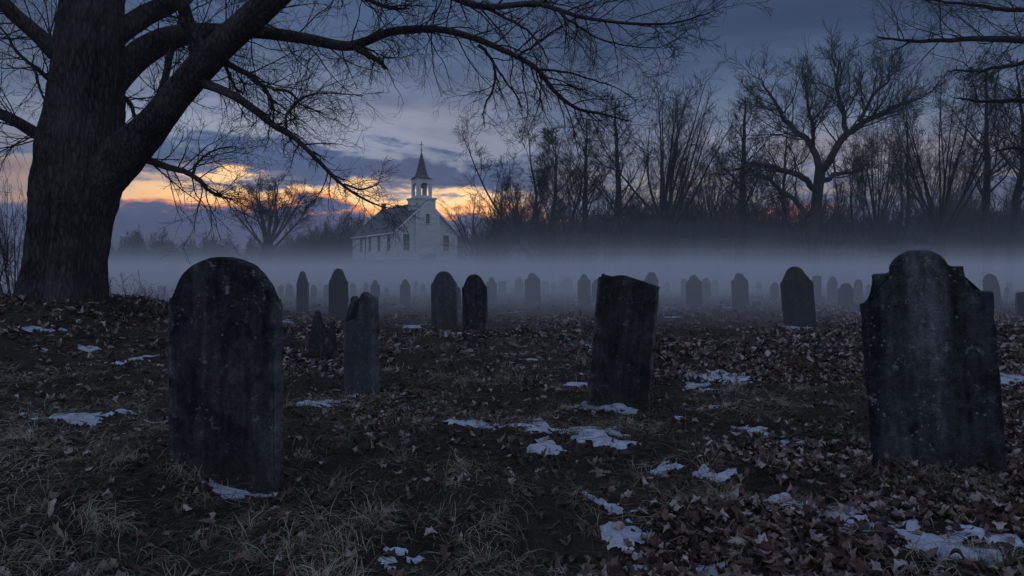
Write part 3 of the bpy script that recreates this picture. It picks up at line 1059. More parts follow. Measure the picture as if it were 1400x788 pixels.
big = stone('big dark round-topped slate in the left foreground', 'round_shoulder', 309, 350, 650, 160, 'stone_dark', 0.3, -14, 0.075, seed=1, detail=True)
stone('broken grey stone with a jagged two-peaked top, third of the front row', 'broken', 494, 399, 535, 50, 'stone_grey', 0.0, -30, 0.075, seed=2, detail=True)
stone('short broken brown stump of a stone left of the jagged grey one', 'stump', 436, 424, 490, 32, 'stone_moss', 0.0, -26, 0.07, seed=3, detail=True)
stone('dark chip of broken stone leaning against the short brown stump', 'stump', 453, 440, 493, 16, 'stone_moss', 4, -40, 0.05, seed=33, detail=True)
stone('flat-peaked stone tilted to the right in the middle foreground', 'peaked', 845, 376, 558, 86, 'stone_moss', 4.6, -22, 0.06, seed=4, detail=True)
stone('largest stone, with stepped concave shoulders and lichen, at the right', 'tablet', 1282, 338, 648, 189, 'stone_pale', -4.6, -20, 0.07, seed=5, detail=True)
stone('weathered stone leaning left in mid field with chipped shoulders', 'notched', 1094, 364, 448, 46, 'stone_plain', -5.0, -18, 0.08, seed=6, detail=True)
stone('narrow tall stone, leftmost of the upright ones beyond the big round-topped slate', 'tall_arch', 414, 371, 432, 18, 'stone_grey', 0, -15, 0.07, seed=7)
stone('tall arched stone behind the jagged broken one', 'tall_arch', 463, 367, 437, 28, 'stone_plain', 0, -15, 0.07, seed=8)
stone('pale wide arched stone, left one of the close pair in mid field', 'wide_arch', 608, 371, 448, 37, 'stone_grey', -1.0, -15, 0.07, seed=9)
stone('dark wide arched stone, right one of the close pair in mid field', 'wide_arch', 650, 375, 455, 36, 'stone_dark', -1.5, -15, 0.07, seed=10)
stone('thin dark stone glimpsed between the close pair', 'pointed', 627, 392, 428, 8, 'stone_dark', 0, -15, 0.06, seed=11)
stone('stone with a small round head, right of the dark one of the pair', 'head_arch', 672, 379, 413, 15, 'stone_plain', 0, -15, 0.06, seed=12)
stone('round-headed stone leaning left, in the fog at the centre', 'head_arch', 729, 373, 415, 22, 'stone_plain', -2.5, -12, 0.07, seed=13)
stone('slim round-headed stone in the fog left of the tilted foreground stone', 'head_arch', 799, 375, 415, 18, 'stone_plain', -1.0, -12, 0.06, seed=14)
stone('stone half hidden behind the left edge of the tilted foreground stone', 'wide_arch', 816, 382, 413, 15, 'stone_plain', 0, -12, 0.06, seed=15)
stone('stone whose head rises behind the top of the tilted foreground stone', 'wide_arch', 891, 372, 416, 20, 'stone_plain', -1, -12, 0.07, seed=16)
stone('squarish stone with a low round head, first right of the tilted stone', 'head_arch', 949, 376, 419, 22, 'stone_plain', -1.5, -12, 0.07, seed=17)
stone('faint stone just behind the squarish round-headed one', 'wide_arch', 965, 380, 409, 15, 'stone_plain', -1, -12, 0.06, seed=18)
stone('stone leaning left, halfway between the tilted and the chipped stones', 'head_arch', 1013, 373, 421, 24, 'stone_plain', -3.5, -12, 0.07, seed=19)
stone('small arched stone behind the jagged grey stone on its right', 'head_arch', 513, 383, 417, 14, 'stone_plain', 0, -12, 0.06, seed=20)
stone('lone small arched stone in fog between the church and the pair', 'head_arch', 554, 382, 418, 15, 'stone_plain', 0, -12, 0.06, seed=21)
stone('faint low stone behind the left side of the chipped leaning stone', 'wide_arch', 1059, 386, 411, 13, 'stone_plain', 0, -12, 0.06, seed=22)
stone('faint square stone just right of the chipped leaning stone', 'block', 1117, 377, 412, 13, 'stone_plain', -1, -12, 0.06, seed=23)
stone('faint arched stone, second right of the chipped leaning stone', 'wide_arch', 1138, 378, 412, 15, 'stone_plain', 0, -12, 0.06, seed=24)
stone('squat arched stone left of the largest foreground stone', 'wide_arch', 1156, 387, 421, 22, 'stone_plain', 0, -12, 0.07, seed=25)
stone('faint stone hidden beside the squat arched one', 'round', 1173, 382, 412, 13, 'stone_plain', 0, -12, 0.06, seed=26)
stone('pointed stone leaning left beyond the right edge of the largest stone', 'pointed', 1358, 374, 422, 24, 'stone_plain', -5, -15, 0.07, seed=27)
stone('low square stone cut off by the right edge of the view', 'block', 1402, 399, 436, 30, 'stone_dark', 0, -15, 0.09, seed=28)
far = [(195, 391, 408, 11, 'round', 'faint stone left of all others, behind the bush at the tree'),
       (221, 391, 408, 13, 'block', 'faint stone just left of the big round-topped slate'),
       (205, 396, 407, 8, 'round', 'tiny faint stone between the two leftmost far ones'),
       (384, 390, 408, 8, 'round', 'faint stone touching the right side of the big round-topped slate'),
       (396, 388, 409, 11, 'wide_arch', 'faint stone just left of the narrow tall stone'),
       (429, 389, 411, 9, 'wide_arch', 'faint stone just right of the narrow tall stone'),
       (446, 389, 410, 8, 'round', 'faint stone close left of the tall arched stone'),
       (483, 387, 406, 9, 'round', 'faint stone close right of the tall arched stone'),
       (500, 386, 405, 8, 'head_arch', 'faint stone above the jagged broken top'),
       (529, 393, 406, 6, 'pointed', 'tiny dark stone between two small arched stones'),
       (569, 384, 403, 6, 'round', 'faint slim stone right of the lone small arched one'),
       (579, 388, 404, 7, 'round', 'very faint low stone left of the pale arched stone'),
       (641, 383, 401, 8, 'round', 'very faint stone seen over the gap of the pair'),
       (687, 384, 403, 11, 'block', 'faint square stone left of the centre'),
       (710, 380, 404, 12, 'wide_arch', 'faint stone close left of the leaning centre stone'),
       (745, 384, 402, 10, 'round', 'very faint stone close right of the leaning centre stone'),
       (757, 386, 401, 8, 'block', 'very faint low stone, second right of the leaning centre stone'),
       (776, 379, 402, 15, 'wide_arch', 'faint broad stone left of the slim round-headed one'),
       (766, 384, 400, 7, 'round', 'very faint stone left of the faint broad one'),
       (911, 385, 403, 9, 'round', 'very faint stone right of the tilted foreground stone'),
       (934, 381, 407, 7, 'block', 'faint slim stone behind the squarish one on its left'),
       (978, 382, 403, 10, 'round', 'very faint stone, second behind the squarish one'),
       (1038, 386, 404, 9, 'round', 'very faint stone right of the leaning round-headed one'),
       (1188, 389, 408, 9, 'wide_arch', 'faint stone touching the left edge of the largest stone'),
       (1380, 386, 403, 9, 'block', 'faint stone behind the low square one at the right edge'),
       (1376, 392, 410, 7, 'round', 'tiny stone between the pointed stone and the square one')]
for k, (cx, yt, yb, wp, kd, lab) in enumerate(far):
    stone(lab, kd, cx, yt, yb, wp, 'stone_plain', random.uniform(-2, 2), -12, 0.06, seed=40 + k)

# ------------------------------------------------------------------ the great tree
tx, ty = TREE_AT
tz = gz(tx, ty, False)
great = thing('bare_tree', 'massive old bare tree with forked furrowed trunk on the leafy mound', 'tree', (tx, ty, tz - 0.1))


def world_line(pts, n):
    """pts: (px, py, radius_px, depth) -> curve in the tree's own frame, and radii in metres"""
    q = []
    for (a_, b_, r_, d_) in pts:
        v = P(a_, b_, d_)
        q.append((v.x - great.location.x, v.y - great.location.y, v.z - great.location.z, r_ / F * d_))
    c = spline(q, n)
    return c[:, :3], np.maximum(c[:, 3], 0.003)


def bark_tube(pts, n, sides, amp, lobes=0.0, seed=0, flare=False):
    c, r = world_line(pts, n)
    T = norm(np.gradient(c, axis=0))
    ref = np.array([0.3, 1.0, 0.1])
    u = norm(ref - (T @ ref)[:, None] * T)
    v = np.cross(T, u)
    a_ = np.arange(sides) * 2 * PI / sides
    s = np.concatenate([[0], np.cumsum(np.linalg.norm(np.diff(c, axis=0), axis=1))])
    AA, SS = np.meshgrid(a_, s)
    cx_, cy_ = np.cos(AA) * 3.2, np.sin(AA) * 3.2
    # long interlaced furrows
    k1 = 1 - np.abs(vnoise(cx_ * 3.6 + seed, cy_ * 3.6, SS * 1.3, seed=seed + 1)) * 4
    k2 = 1 - np.abs(vnoise(cx_ * 7.5, cy_ * 7.5 + seed, SS * 3.0, seed=seed + 2)) * 4
    disp = amp * (0.9 * k1 + 0.5 * k2 - 0.35) + amp * 1.3 * fbm(cx_ * 0.5, cy_ * 0.5, SS * 0.7, octaves=2, seed=seed + 5)
    if lobes:
        fl_ = np.exp(-SS / 0.6)
        disp = disp + lobes * fl_ * (0.55 + 0.6 * np.sin(AA * 5 + 0.8) + 0.4 * np.sin(AA * 3 + 2.0))
    Rm = r[:, None] + disp * np.minimum(1, r[:, None] / 0.3)
    V = c[:, None, :] + (u[:, None, :] * np.cos(AA)[..., None] + v[:, None, :] * np.sin(AA)[..., None]) * Rm[..., None]
    ids = np.arange(n * sides).reshape(n, sides)
    a0, a1 = ids[:-1], ids[1:]
    q = np.stack([a0, np.roll(a0, -1, 1), np.roll(a1, -1, 1), a1], -1).reshape(-1, 4)
    return V.reshape(-1, 3), q, c, r


D = 10.0
s_ = Soup()
V, q, _, _ = bark_tube([(86, 445, 45, D), (87, 408, 44, D), (91, 370, 44, D), (97, 320, 45, D), (103, 270, 50, D), (109, 230, 52, D), (112, 190, 50, D),
                        (116, 150, 45, D), (121, 100, 41, D), (125, 50, 38, D), (128, 0, 35, D), (134, -80, 33, D), (128, -200, 26, D), (140, -330, 16, D)],
                       240, 150, 0.034, 0.24, 1)
s_.add(V, q)
link('trunk', s_.mesh(True, 'great_trunk'), M['bark'], great)
FORK = [(116, 268, 28, D - 0.05), (148, 232, 30, D - 0.1), (194, 188, 24, D - 0.2), (222, 155, 20, D - 0.35), (250, 121, 18.5, D - 0.45), (294, 71, 18, D - 0.7), (332, 36, 17, D - 0.85),
        (371, 0, 16.5, D - 1.0), (450, -70, 14, D - 1.3), (540, -150, 10, D - 1.6)]
s_ = Soup()
V, q, c_fork, r_fork = bark_tube(FORK, 130, 64, 0.022, 0, 4)
s_.add(V, q)
fork = link('limb', s_.mesh(True, 'fork_limb'), M['bark'], great, label='thick right fork of the trunk rising out of view')

LIMBS = [
    # long arching limb over the chapel
    ([(128, 150, 16, D + .1), (160, 108, 17, D + .2), (190, 76, 17, D + .2), (222, 57, 16, D + .2), (255, 47, 13, D + .1), (300, 43, 10, D), (350, 44, 8.5, D - .2), (411, 52, 7.5, D - .4),
      (470, 63, 6.5, D - .6), (499, 57, 5.8, D - .7), (538, 43, 5.2, D - .8), (594, 40, 4.6, D - .9), (641, 50, 4.2, D - 1.0), (693, 71, 3.7, D - 1.1), (732, 93, 3.2, D - 1.2),
      (758, 125, 2.7, D - 1.2), (788, 148, 2.3, D - 1.3), (823, 156, 1.6, D - 1.3), (860, 166, 0.9, D - 1.3)], 'long arching limb reaching right over the church', 70, 1.2),
    ([(486, 65, 5, D - .7), (505, 78, 4, D - .7), (525, 93, 2.4, D - .7)], None, 5, 0.5),
    ([(654, 62, 2.6, D - 1.0), (674, 86, 2.0, D - 1.0), (676, 116, 1.6, D - 1.0), (662, 147, 1.1, D - 1.0), (661, 176, .6, D - 1.0)], None, 12, 0.7),
    ([(676, 88, 1.6, D - 1.0), (698, 122, 1.3, D - 1.1), (710, 146, .7, D - 1.1)], None, 8, 0.6),
    ([(735, 95, 1.8, D - 1.2), (780, 101, 1.4, D - 1.3), (831, 120, .8, D - 1.3), (870, 140, .5, D - 1.3)], None, 12, 0.7),
    ([(706, 78, 1.8, D - 1.2), (732, 60, 1.5, D - 1.3), (755, 42, 1.0, D - 1.4), (790, 22, .6, D - 1.5)], None, 10, 0.8),
    # upper limb entering from above
    ([(372, -2, 9, D - 1), (440, -48, 8, D - 1.3), (520, -42, 6.5, D - 1.6), (600, -12, 5.2, D - 1.9), (659, 9, 4.3, D - 2.1), (728, 5, 3.6, D - 2.3), (762, 13, 3.0, D - 2.4), (797, 24, 2.4, D - 2.5),
      (857, 32, 1.9, D - 2.6), (918, 32, 1.4, D - 2.7), (970, 18, .7, D - 2.8)], 'upper limb sweeping right across the top of the view', 48, 1.0),
    ([(655, 8, 2.4, D - 2.1), (702, 30, 1.9, D - 2.1), (736, 62, 1.3, D - 2.1), (752, 90, .6, D - 2.1)], None, 14, 0.8),
    ([(762, 13, 2.0, D - 2.4), (788, 32, 1.6, D - 2.5), (831, 56, 1.1, D - 2.6), (896, 68, .6, D - 2.7), (930, 66, .4, D - 2.7)], None, 16, 0.8),
    # drooping lower right limb
    ([(262, 112, 9, D - .5), (284, 116, 6.5, D - .6), (321, 132, 5.6, D - .8), (350, 152, 5.0, D - 1.0), (375, 172, 4.4, D - 1.1), (404, 190, 3.4, D - 1.2), (436, 221, 2.8, D - 1.4),
      (461, 247, 2.2, D - 1.5), (490, 268, 1.7, D - 1.6), (520, 282, 1.0, D - 1.7), (540, 285, .5, D - 1.7)], 'drooping limb hanging towards the church', 42, 0.62),
    ([(390, 180, 2.2, D - 1.1), (392, 158, 2.0, D - 1.1), (405, 142, 1.6, D - 1.1), (430, 131, 1.2, D - 1.2), (460, 128, 1.0, D - 1.2), (500, 132, .6, D - 1.3)], None, 20, 0.9),
    ([(470, 252, 1.6, D - 1.5), (492, 258, 1.3, D - 1.5), (515, 250, .7, D - 1.6)], None, 8, 0.6),
    ([(300, 78, 5, D - .6), (320, 90, 4.2, D - .5), (345, 104, 3.6, D - .4), (366, 124, 2.8, D - .4), (375, 150, 2.2, D - .4), (375, 168, 1.4, D - .4)], 'crooked bough curling down from the fork', 18, 1.1),
    ([(372, 122, 2.2, D - .4), (395, 128, 1.8, D - .3), (412, 148, 1.3, D - .2), (440, 158, .7, D - .1)], None, 14, 0.9),
    ([(306, 84, 2.6, D - .5), (312, 104, 2.0, D - .4), (320, 126, 1.2, D - .3)], None, 8, 0.7),
    # lowest bough
    ([(176, 206, 8, D + .1), (200, 217, 5.5, D), (232, 228, 4.5, D), (264, 239, 3.6, D), (284, 256, 2.9, D - .1), (298, 268, 1.8, D - .1), (318, 272, .8, D - .1)], 'lowest bough drooping right of the trunk', 26, 1.1),
    ([(264, 238, 2.2, D), (272, 221, 1.7, D + .1), (293, 207, 1.2, D + .1), (320, 200, .6, D + .2)], None, 12, 0.8),
    # limbs off the main stem
    ([(128, 78, 14, D + .1), (160, 48, 14, D + .2), (198, 22, 13, D + .4), (239, 0, 12, D + .5), (300, -50, 10, D + .8), (380, -130, 7, D + 1.2)], 'stout limb rising right from the main stem', 26, 1.3),
    ([(274, 92, 11, D - .6), (268, 58, 10, D - .6), (256, 28, 9, D - .6), (249, 0, 8, D - .7), (235, -60, 6, D - .8), (240, -120, 4, D - .9)], 'upright limb rising from the right fork', 20, 1.2),
    ([(214, 145, 4.5, D), (223, 112, 4.5, D), (232, 76, 4.5, D + .1), (240, 60, 4.0, D + .1)], 'short bough linking the fork and the arching limb', 6, 0.8),
    ([(150, 142, 4, D + .2), (166, 136, 3.4, D + .3), (180, 144, 3.0, D + .3), (188, 164, 2.0, D + .3), (196, 180, .9, D + .3)], None, 10, 0.8),
    ([(110, 96, 15, D), (77, 72, 12.5, D - .2), (54, 50, 10.5, D - .3), (21, 21, 9.5, D - .5), (-10, -8, 8.5, D - .7), (-80, -50, 6, D - 1)], 'upper left limb leaving the picture', 24, 1.4),
    ([(80, 196, 10, D), (54, 185, 8.5, D - .1), (25, 168, 7.5, D - .3), (0, 156, 7, D - .4), (-50, 140, 5, D - .7), (-110, 130, 3, D - 1)], 'lower left limb leaving the picture', 26, 1.3),
    ([(76, 118, 4, D), (62, 104, 3.2, D - .1), (46, 92, 2.6, D - .2), (22, 70, 2.0, D - .3), (2, 42, 1.2, D - .4), (-12, 22, .6, D - .4)], None, 16, 0.9),
    ([(46, 92, 2.2, D - .2), (56, 118, 1.7, D - .3), (68, 143, 1.0, D - .3)], None, 8, 0.7),
    ([(118, 20, 9, D), (90, -40, 8, D), (50, -100, 6, D), (10, -160, 4, D)], None, 20, 1.3),
    ([(132, -60, 9, D), (190, -120, 7, D), (260, -170, 5, D)], None, 20, 1.3),
    ([(420, -60, 7, D - 1.2), (470, -20, 4, D - 1.3), (520, 8, 2.5, D - 1.4), (560, 14, 1.2, D - 1.4)], None, 20, 0.9),
]


def fine_growth(c, r, K, Lm, rng, up=0.02, t0=0.12, reach=1.0, deep=True):
    """side twigs, three orders, on one curve -> mesh"""
    so = Soup()
    S, Dd, L, R = shoots(rng, c[None], r[None], K, t0, 1.0, (28, 66), 1.0, 0.55, 0.45, 0.4, 0.0042, length=Lm)
    Dd = norm(Dd * np.array([1.0, 0.75, 1.0]))
    R = np.minimum(R, 0.011)
    p1, r1 = grow(rng, S, Dd, L, R, 8, 0.15, up, 0.25)
    tubes(so, p1, r1, 4)
    S, Dd, L, R = shoots(rng, p1, r1, 7, 0.12, 1.0, (25, 60), 0.50, 0.5, 0.45, 0.6, 0.0026)
    p2, r2 = grow(rng, S, Dd, L, R, 5, 0.18, up, 0.45)
    tubes(so, p2, r2, 3)
    S, Dd, L, R = shoots(rng, p2, r2, 4, 0.15, 1.0, (22, 58), 0.6, 0.5, 0.4, 0.75, 0.0020)
    p3, r3 = grow(rng, S, Dd, L, R, 3, 0.2, up, 0.7)
    tubes(so, p3, r3, 3)
    return so


rng = np.random.default_rng(5)
tf = fine_growth(c_fork, r_fork, 30, 1.3, rng, 0.03, 0.3)
link('twigs', tf.mesh(True, 'twigs'), M['twig'], fork, kind='stuff')
for pts, lab, K, Lm in LIMBS:
    npt = max(10, len(pts) * 5)
    s_ = Soup()
    if pts[0][2] >= 9:
        V, q, c, r = bark_tube(pts, npt * 2, 28, 0.012, 0, len(pts))
        s_.add(V, q)
    else:
        c, r = world_line(pts, npt)
        jit = np.cumsum(rng.normal(0, 0.006, c.shape), 0)
        c = c + jit - jit[0]
        tubes(s_, c[None], r[None], 9)
    lo = link('limb', s_.mesh(True, 'limb'), M['bark'], great)
    if lab:
        lo['label'] = lab
    t_ = fine_growth(c, r, int(K * 0.92), Lm, rng, 0.02 if K < 40 else 0.0, 0.14)
    link('twigs', t_.mesh(True, 'twigs'), M['twig'], lo, kind='stuff')

# ------------------------------------------------------------------ other trees


def tree_meshes(seed, kind, H, tr, fine=1.0):
    """trunk + boughs mesh and fine crown mesh for one bare tree of height H"""
    rng = np.random.default_rng(seed)
    wood, crown = Soup(), Soup()
    bow = lambda n, a: np.cumsum(rng.normal(0, a, (n, 2)), 0)
    if kind == 'vase':
        h0 = H * rng.uniform(0.24, 0.30)
        n = 10
        z = np.linspace(-0.3, h0, n); b = bow(n, 0.03)
        tubes(wood, np.stack([b[:, 0], b[:, 1], z], -1)[None], np.linspace(tr * 1.25, tr * 0.95, n)[None], 12)
        N = 17
        a = np.arange(N) * 2 * PI * 0.382 + rng.normal(0, 0.25, N)
        tilt = np.radians(np.linspace(8, 44, N)[rng.permutation(N)])
        S = np.tile([b[-1, 0], b[-1, 1], h0 - 0.2], (N, 1)) - np.array([0, 0, 1]) * rng.uniform(0, h0 * 0.35, (N, 1))
        Dd = np.stack([np.cos(a) * np.sin(tilt), np.sin(a) * np.sin(tilt), np.cos(tilt)], -1)
        L = (H - h0) * rng.uniform(0.88, 1.02, N) * (1 - 0.12 * (tilt / 0.77))
        p1, r1 = grow(rng, S, Dd, L, np.full(N, tr * 0.27), 12, 0.055, 0.05, 0.15)
        tubes(wood, p1, r1, 7)
        sp = dict(K=(13, 8, 6), ang=(22, 48), lf=(0.26, 0.6, 0.85), up=0.04)
    elif kind == 'pole':
        n = 16
        z = np.linspace(-0.3, H * 0.97, n); b = bow(n, 0.07)
        p0 = np.stack([b[:, 0], b[:, 1], z], -1)[None]
        r0 = np.linspace(tr * 1.15, tr * 0.12, n)[None]
        tubes(wood, p0, r0, 9)
        S, Dd, L, R = shoots(rng, p0, r0, 20, 0.32, 0.97, (26, 48), 0.42, 0.3, 0.82, 0.36, 0.016)
        p1, r1 = grow(rng, S, Dd, L, R, 9, 0.11, 0.07, 0.2)
        tubes(wood, p1, r1, 5)
        sp = dict(K=(7, 6, 5), ang=(22, 50), lf=(0.45, 0.6, 0.85), up=0.04)
    elif kind == 'multi':
        N = 6
        a = np.arange(N) * 2 * PI / N + rng.normal(0, 0.3, N)
        tilt = np.radians(rng.uniform(4, 26, N))
        S = np.stack([np.cos(a) * tr * 0.8, np.sin(a) * tr * 0.8, np.full(N, -0.3)], -1)
        Dd = np.stack([np.cos(a) * np.sin(tilt), np.sin(a) * np.sin(tilt), np.cos(tilt)], -1)
        L = H * rng.uniform(0.8, 1.03, N)
        p1, r1 = grow(rng, S, Dd, L, tr * rng.uniform(0.32, 0.55, N), 14, 0.05, 0.02, 0.12)
        tubes(wood, p1, r1, 8)
        S, Dd, L, R = shoots(rng, p1, r1, 8, 0.28, 0.95, (20, 42), 0.32, 0.3, 0.5, 0.5, 0.02)
        pb, rb = grow(rng, S, Dd, L, R, 9, 0.10, 0.07, 0.2)
        tubes(wood, pb, rb, 5)
        p1, r1 = pb, rb
        sp = dict(K=(6, 5, 5), ang=(24, 52), lf=(0.5, 0.65, 0.9), up=0.03)
    else:  # 'oak': broad crooked limbs
        h0 = H * 0.30
        n = 10
        z = np.linspace(-0.3, h0, n); b = bow(n, 0.04)
        tubes(wood, np.stack([b[:, 0], b[:, 1], z], -1)[None], np.linspace(tr * 1.3, tr * 0.95, n)[None], 12)
        N = 8
        a = np.arange(N) * 2 * PI / N + rng.normal(0, 0.3, N)
        tilt = np.radians(rng.uniform(22, 62, N))
        S = np.tile([b[-1, 0], b[-1, 1], h0 - 0.2], (N, 1)) - np.array([0, 0, 1]) * rng.uniform(0, h0 * 0.25, (N, 1))
        Dd = np.stack([np.cos(a) * np.sin(tilt), np.sin(a) * np.sin(tilt), np.cos(tilt)], -1)
        L = (H - h0) * rng.uniform(0.75, 1.05, N)
        p1, r1 = grow(rng, S, Dd, L, np.full(N, tr * 0.48), 14, 0.17, 0.05, 0.15)
        tubes(wood, p1, r1, 8)
        S, Dd, L, R = shoots(rng, p1, r1, 6, 0.25, 0.95, (28, 60), 0.45, 0.3, 0.45, 0.55, 0.03)
        pb, rb = grow(rng, S, Dd, L, R, 9, 0.16, 0.05, 0.2)
        tubes(wood, pb, rb, 5)
        p1 = pb; r1 = rb
        sp = dict(K=(8, 5, 4), ang=(24, 55), lf=(0.45, 0.45, 0.5), up=0.04)
    K = sp['K']
    S, Dd, L, R = shoots(rng, p1, r1, max(2, int(K[0] * fine)), 0.34, 1.0, sp['ang'], sp['lf'][0], 0.25, 0.5, 0.36, 0.015)
    p2, r2 = grow(rng, S, Dd, L, R, 6, 0.13, sp['up'], 0.35)
    tubes(crown, p2, r2, 4)
    S, Dd, L, R = shoots(rng, p2, r2, max(2, int(K[1] * fine)), 0.1, 1.0, sp['ang'], sp['lf'][1], 0.4, 0.4, 0.55, 0.0105)
    p3, r3 = grow(rng, S, Dd, L, R, 3, 0.15, sp['up'], 0.5)
    tubes(crown, p3, r3, 3)
    S, Dd, L, R = shoots(rng, p3, r3, max(2, int(K[2] * fine)), 0.2, 1.0, sp['ang'], sp['lf'][2], 0.3, 0.3, 0.75, 0.0085)
    p4, r4 = grow(rng, S, Dd, L, R, 1, 0.15, sp['up'], 0.7)
    tubes(crown, p4, r4, 3)
    wm, cm = wood.mesh(True, 'trunk'), crown.mesh(True, 'crown')
    wm.materials.append(M['wood_bark']); cm.materials.append(M['twig'])
    return wm, cm


def place_tree(px, ytop, dep, meshes, H, label, group=None, rz=None, sx=1.0, name='bare_tree', cat='tree', lean=0.0):
    p = P(px, 372, dep)
    z = gz(p.x, p.y, False) - 0.05
    top = EYE + (372 - ytop) / F * dep
    zc = np.zeros(len(meshes[1].vertices) * 3, np.float32)
    meshes[1].vertices.foreach_get('co', zc)
    H = float(np.percentile(zc[2::3], 99.7))
    s = max(0.2, (top - z) / H)
    o = thing(name, label, cat, (p.x, p.y, z), group)
    o.rotation_euler = (0, rad(lean), rz if rz is not None else random.uniform(0, 6.28))
    o.scale = (s * sx, s * sx, s)
    link('trunk', meshes[0], None, o)
    link('crown', meshes[1], None, o)
    return o


m_vase1 = tree_meshes(1, 'vase', 16, 0.44, 0.78)
m_vase2 = tree_meshes(2, 'vase', 16, 0.36, 0.72)
m_pole1 = tree_meshes(3, 'pole', 17, 0.32)
m_pole2 = tree_meshes(4, 'pole', 17, 0.26, 0.95)
m_multi1 = tree_meshes(5, 'multi', 14, 0.34)
m_multi2 = tree_meshes(6, 'multi', 10, 0.28, 0.95)
m_oak1 = tree_meshes(7, 'oak', 16, 0.44)
m_oak2 = tree_meshes(8, 'oak', 13, 0.30, 0.85)
GT = 'tall bare trees along the edge of the wood'
place_tree(362, 236, 62, tree_meshes(9, 'vase', 10, 0.34, 0.85), 10, 'wide many-stemmed bare tree left of the church', None, 0.6, 1.45)
place_tree(651, 262, 74, m_pole2, 17, 'small upright bare tree just right of the church', None, 1.0, 1.2)
place_tree(752, 150, 58, m_multi1, 14, 'many-stemmed bare tree, leftmost and fanning, at the wood edge', GT, 0.2, 1.35)
place_tree(716, 205, 66, m_multi2, 10, 'low fanning bare tree at the left end of the wood', GT, 2.0, 0.9)
place_tree(800, 150, 62, m_pole1, 17, 'slim straight bare tree next right of the fanning one', GT, 0.5, 1.3)
place_tree(842, 124, 58, m_pole1, 17, 'dark straight-trunked bare tree left of the rounded vase-shaped crown', GT, 2.4, 1.35)
place_tree(908, 101, 56, m_vase1, 16, 'tallest rounded vase-shaped bare tree near the middle of the wood', GT, 1.0, 0.98)
place_tree(972, 190, 70, m_vase2, 16, 'smaller vase-shaped bare tree between the round crown and the tall straight one', GT, 2.7, 0.9)
place_tree(1017, 120, 54, m_pole1, 17, 'tall dark straight bare tree left of the spreading oak', GT, 4.4, 1.4)
place_tree(1075, 150, 60, m_pole2, 17, 'thin bare tree crossing the left limbs of the spreading oak', GT, 1.4, 1.0)
place_tree(1168, 170, 58, m_multi1, 14, 'forked bare tree right under the spreading oak crown', GT, 3.0, 0.8)
place_tree(1200, 150, 66, m_vase2, 16, 'vase-shaped bare tree right of the spreading oak', GT, 0.4, 0.8)
place_tree(1286, 88, 50, m_vase2, 16, 'tall forking bare tree above the largest gravestone', GT, 1.9, 0.85)
place_tree(1240, 140, 62, m_pole2, 17, 'slender bare tree left of the tall forking one', GT, 5.0, 1.0)
place_tree(1345, 80, 46, m_pole1, 17, 'tall leaning bare tree second from the right edge', GT, 0.9, 1.15, lean=-3)
place_tree(1380, 70, 48, m_pole2, 17, 'tall thin bare tree nearest the right edge', GT, 3.3, 1.2)
place_tree(1425, 110, 40, m_pole1, 17, 'dark bare tree trunk half outside the right edge', GT, 2.2, 1.0)
place_tree(448, 295, 85, m_pole2, 17, 'thin spiky bare tree left of the church roof', None, 0.3, 0.9)
place_tree(425, 305, 90, m_oak2, 13, 'small round bare tree between the wide one and the church', None, 1.3, 0.8)
place_tree(478, 285, 115, m_oak2, 13, 'bare tree peeping over the far end of the church roof', None, 2.3, 0.9)
DEEP = [(690, 'thin bare tree deep in the wood, leftmost behind the low fanning one'), (778, 'thin bare tree deep in the wood behind the slim straight one'),
 (938, 'thin bare tree deep in the wood right of the rounded crown'),
        (995, 'thin bare tree deep in the wood left of the tall dark straight one'),
 (1226, 'thin bare tree deep in the wood beyond the right limb tips of the oak'),
        (1264, 'thin bare tree deep in the wood left of the tall forking one'), (1318, 'thin bare tree deep in the wood right of the tall forking one'),
        (1398, 'thin bare tree deep in the wood at the right edge of the view')]
for k, (px, lab) in enumerate(DEEP):
    place_tree(px + random.uniform(-5, 5), random.uniform(185, 245), random.uniform(74, 92), (m_pole1, m_vase2, m_multi1, m_pole2)[k % 4], 16,
               lab, 'bare trees deeper in the wood', None, 0.85)

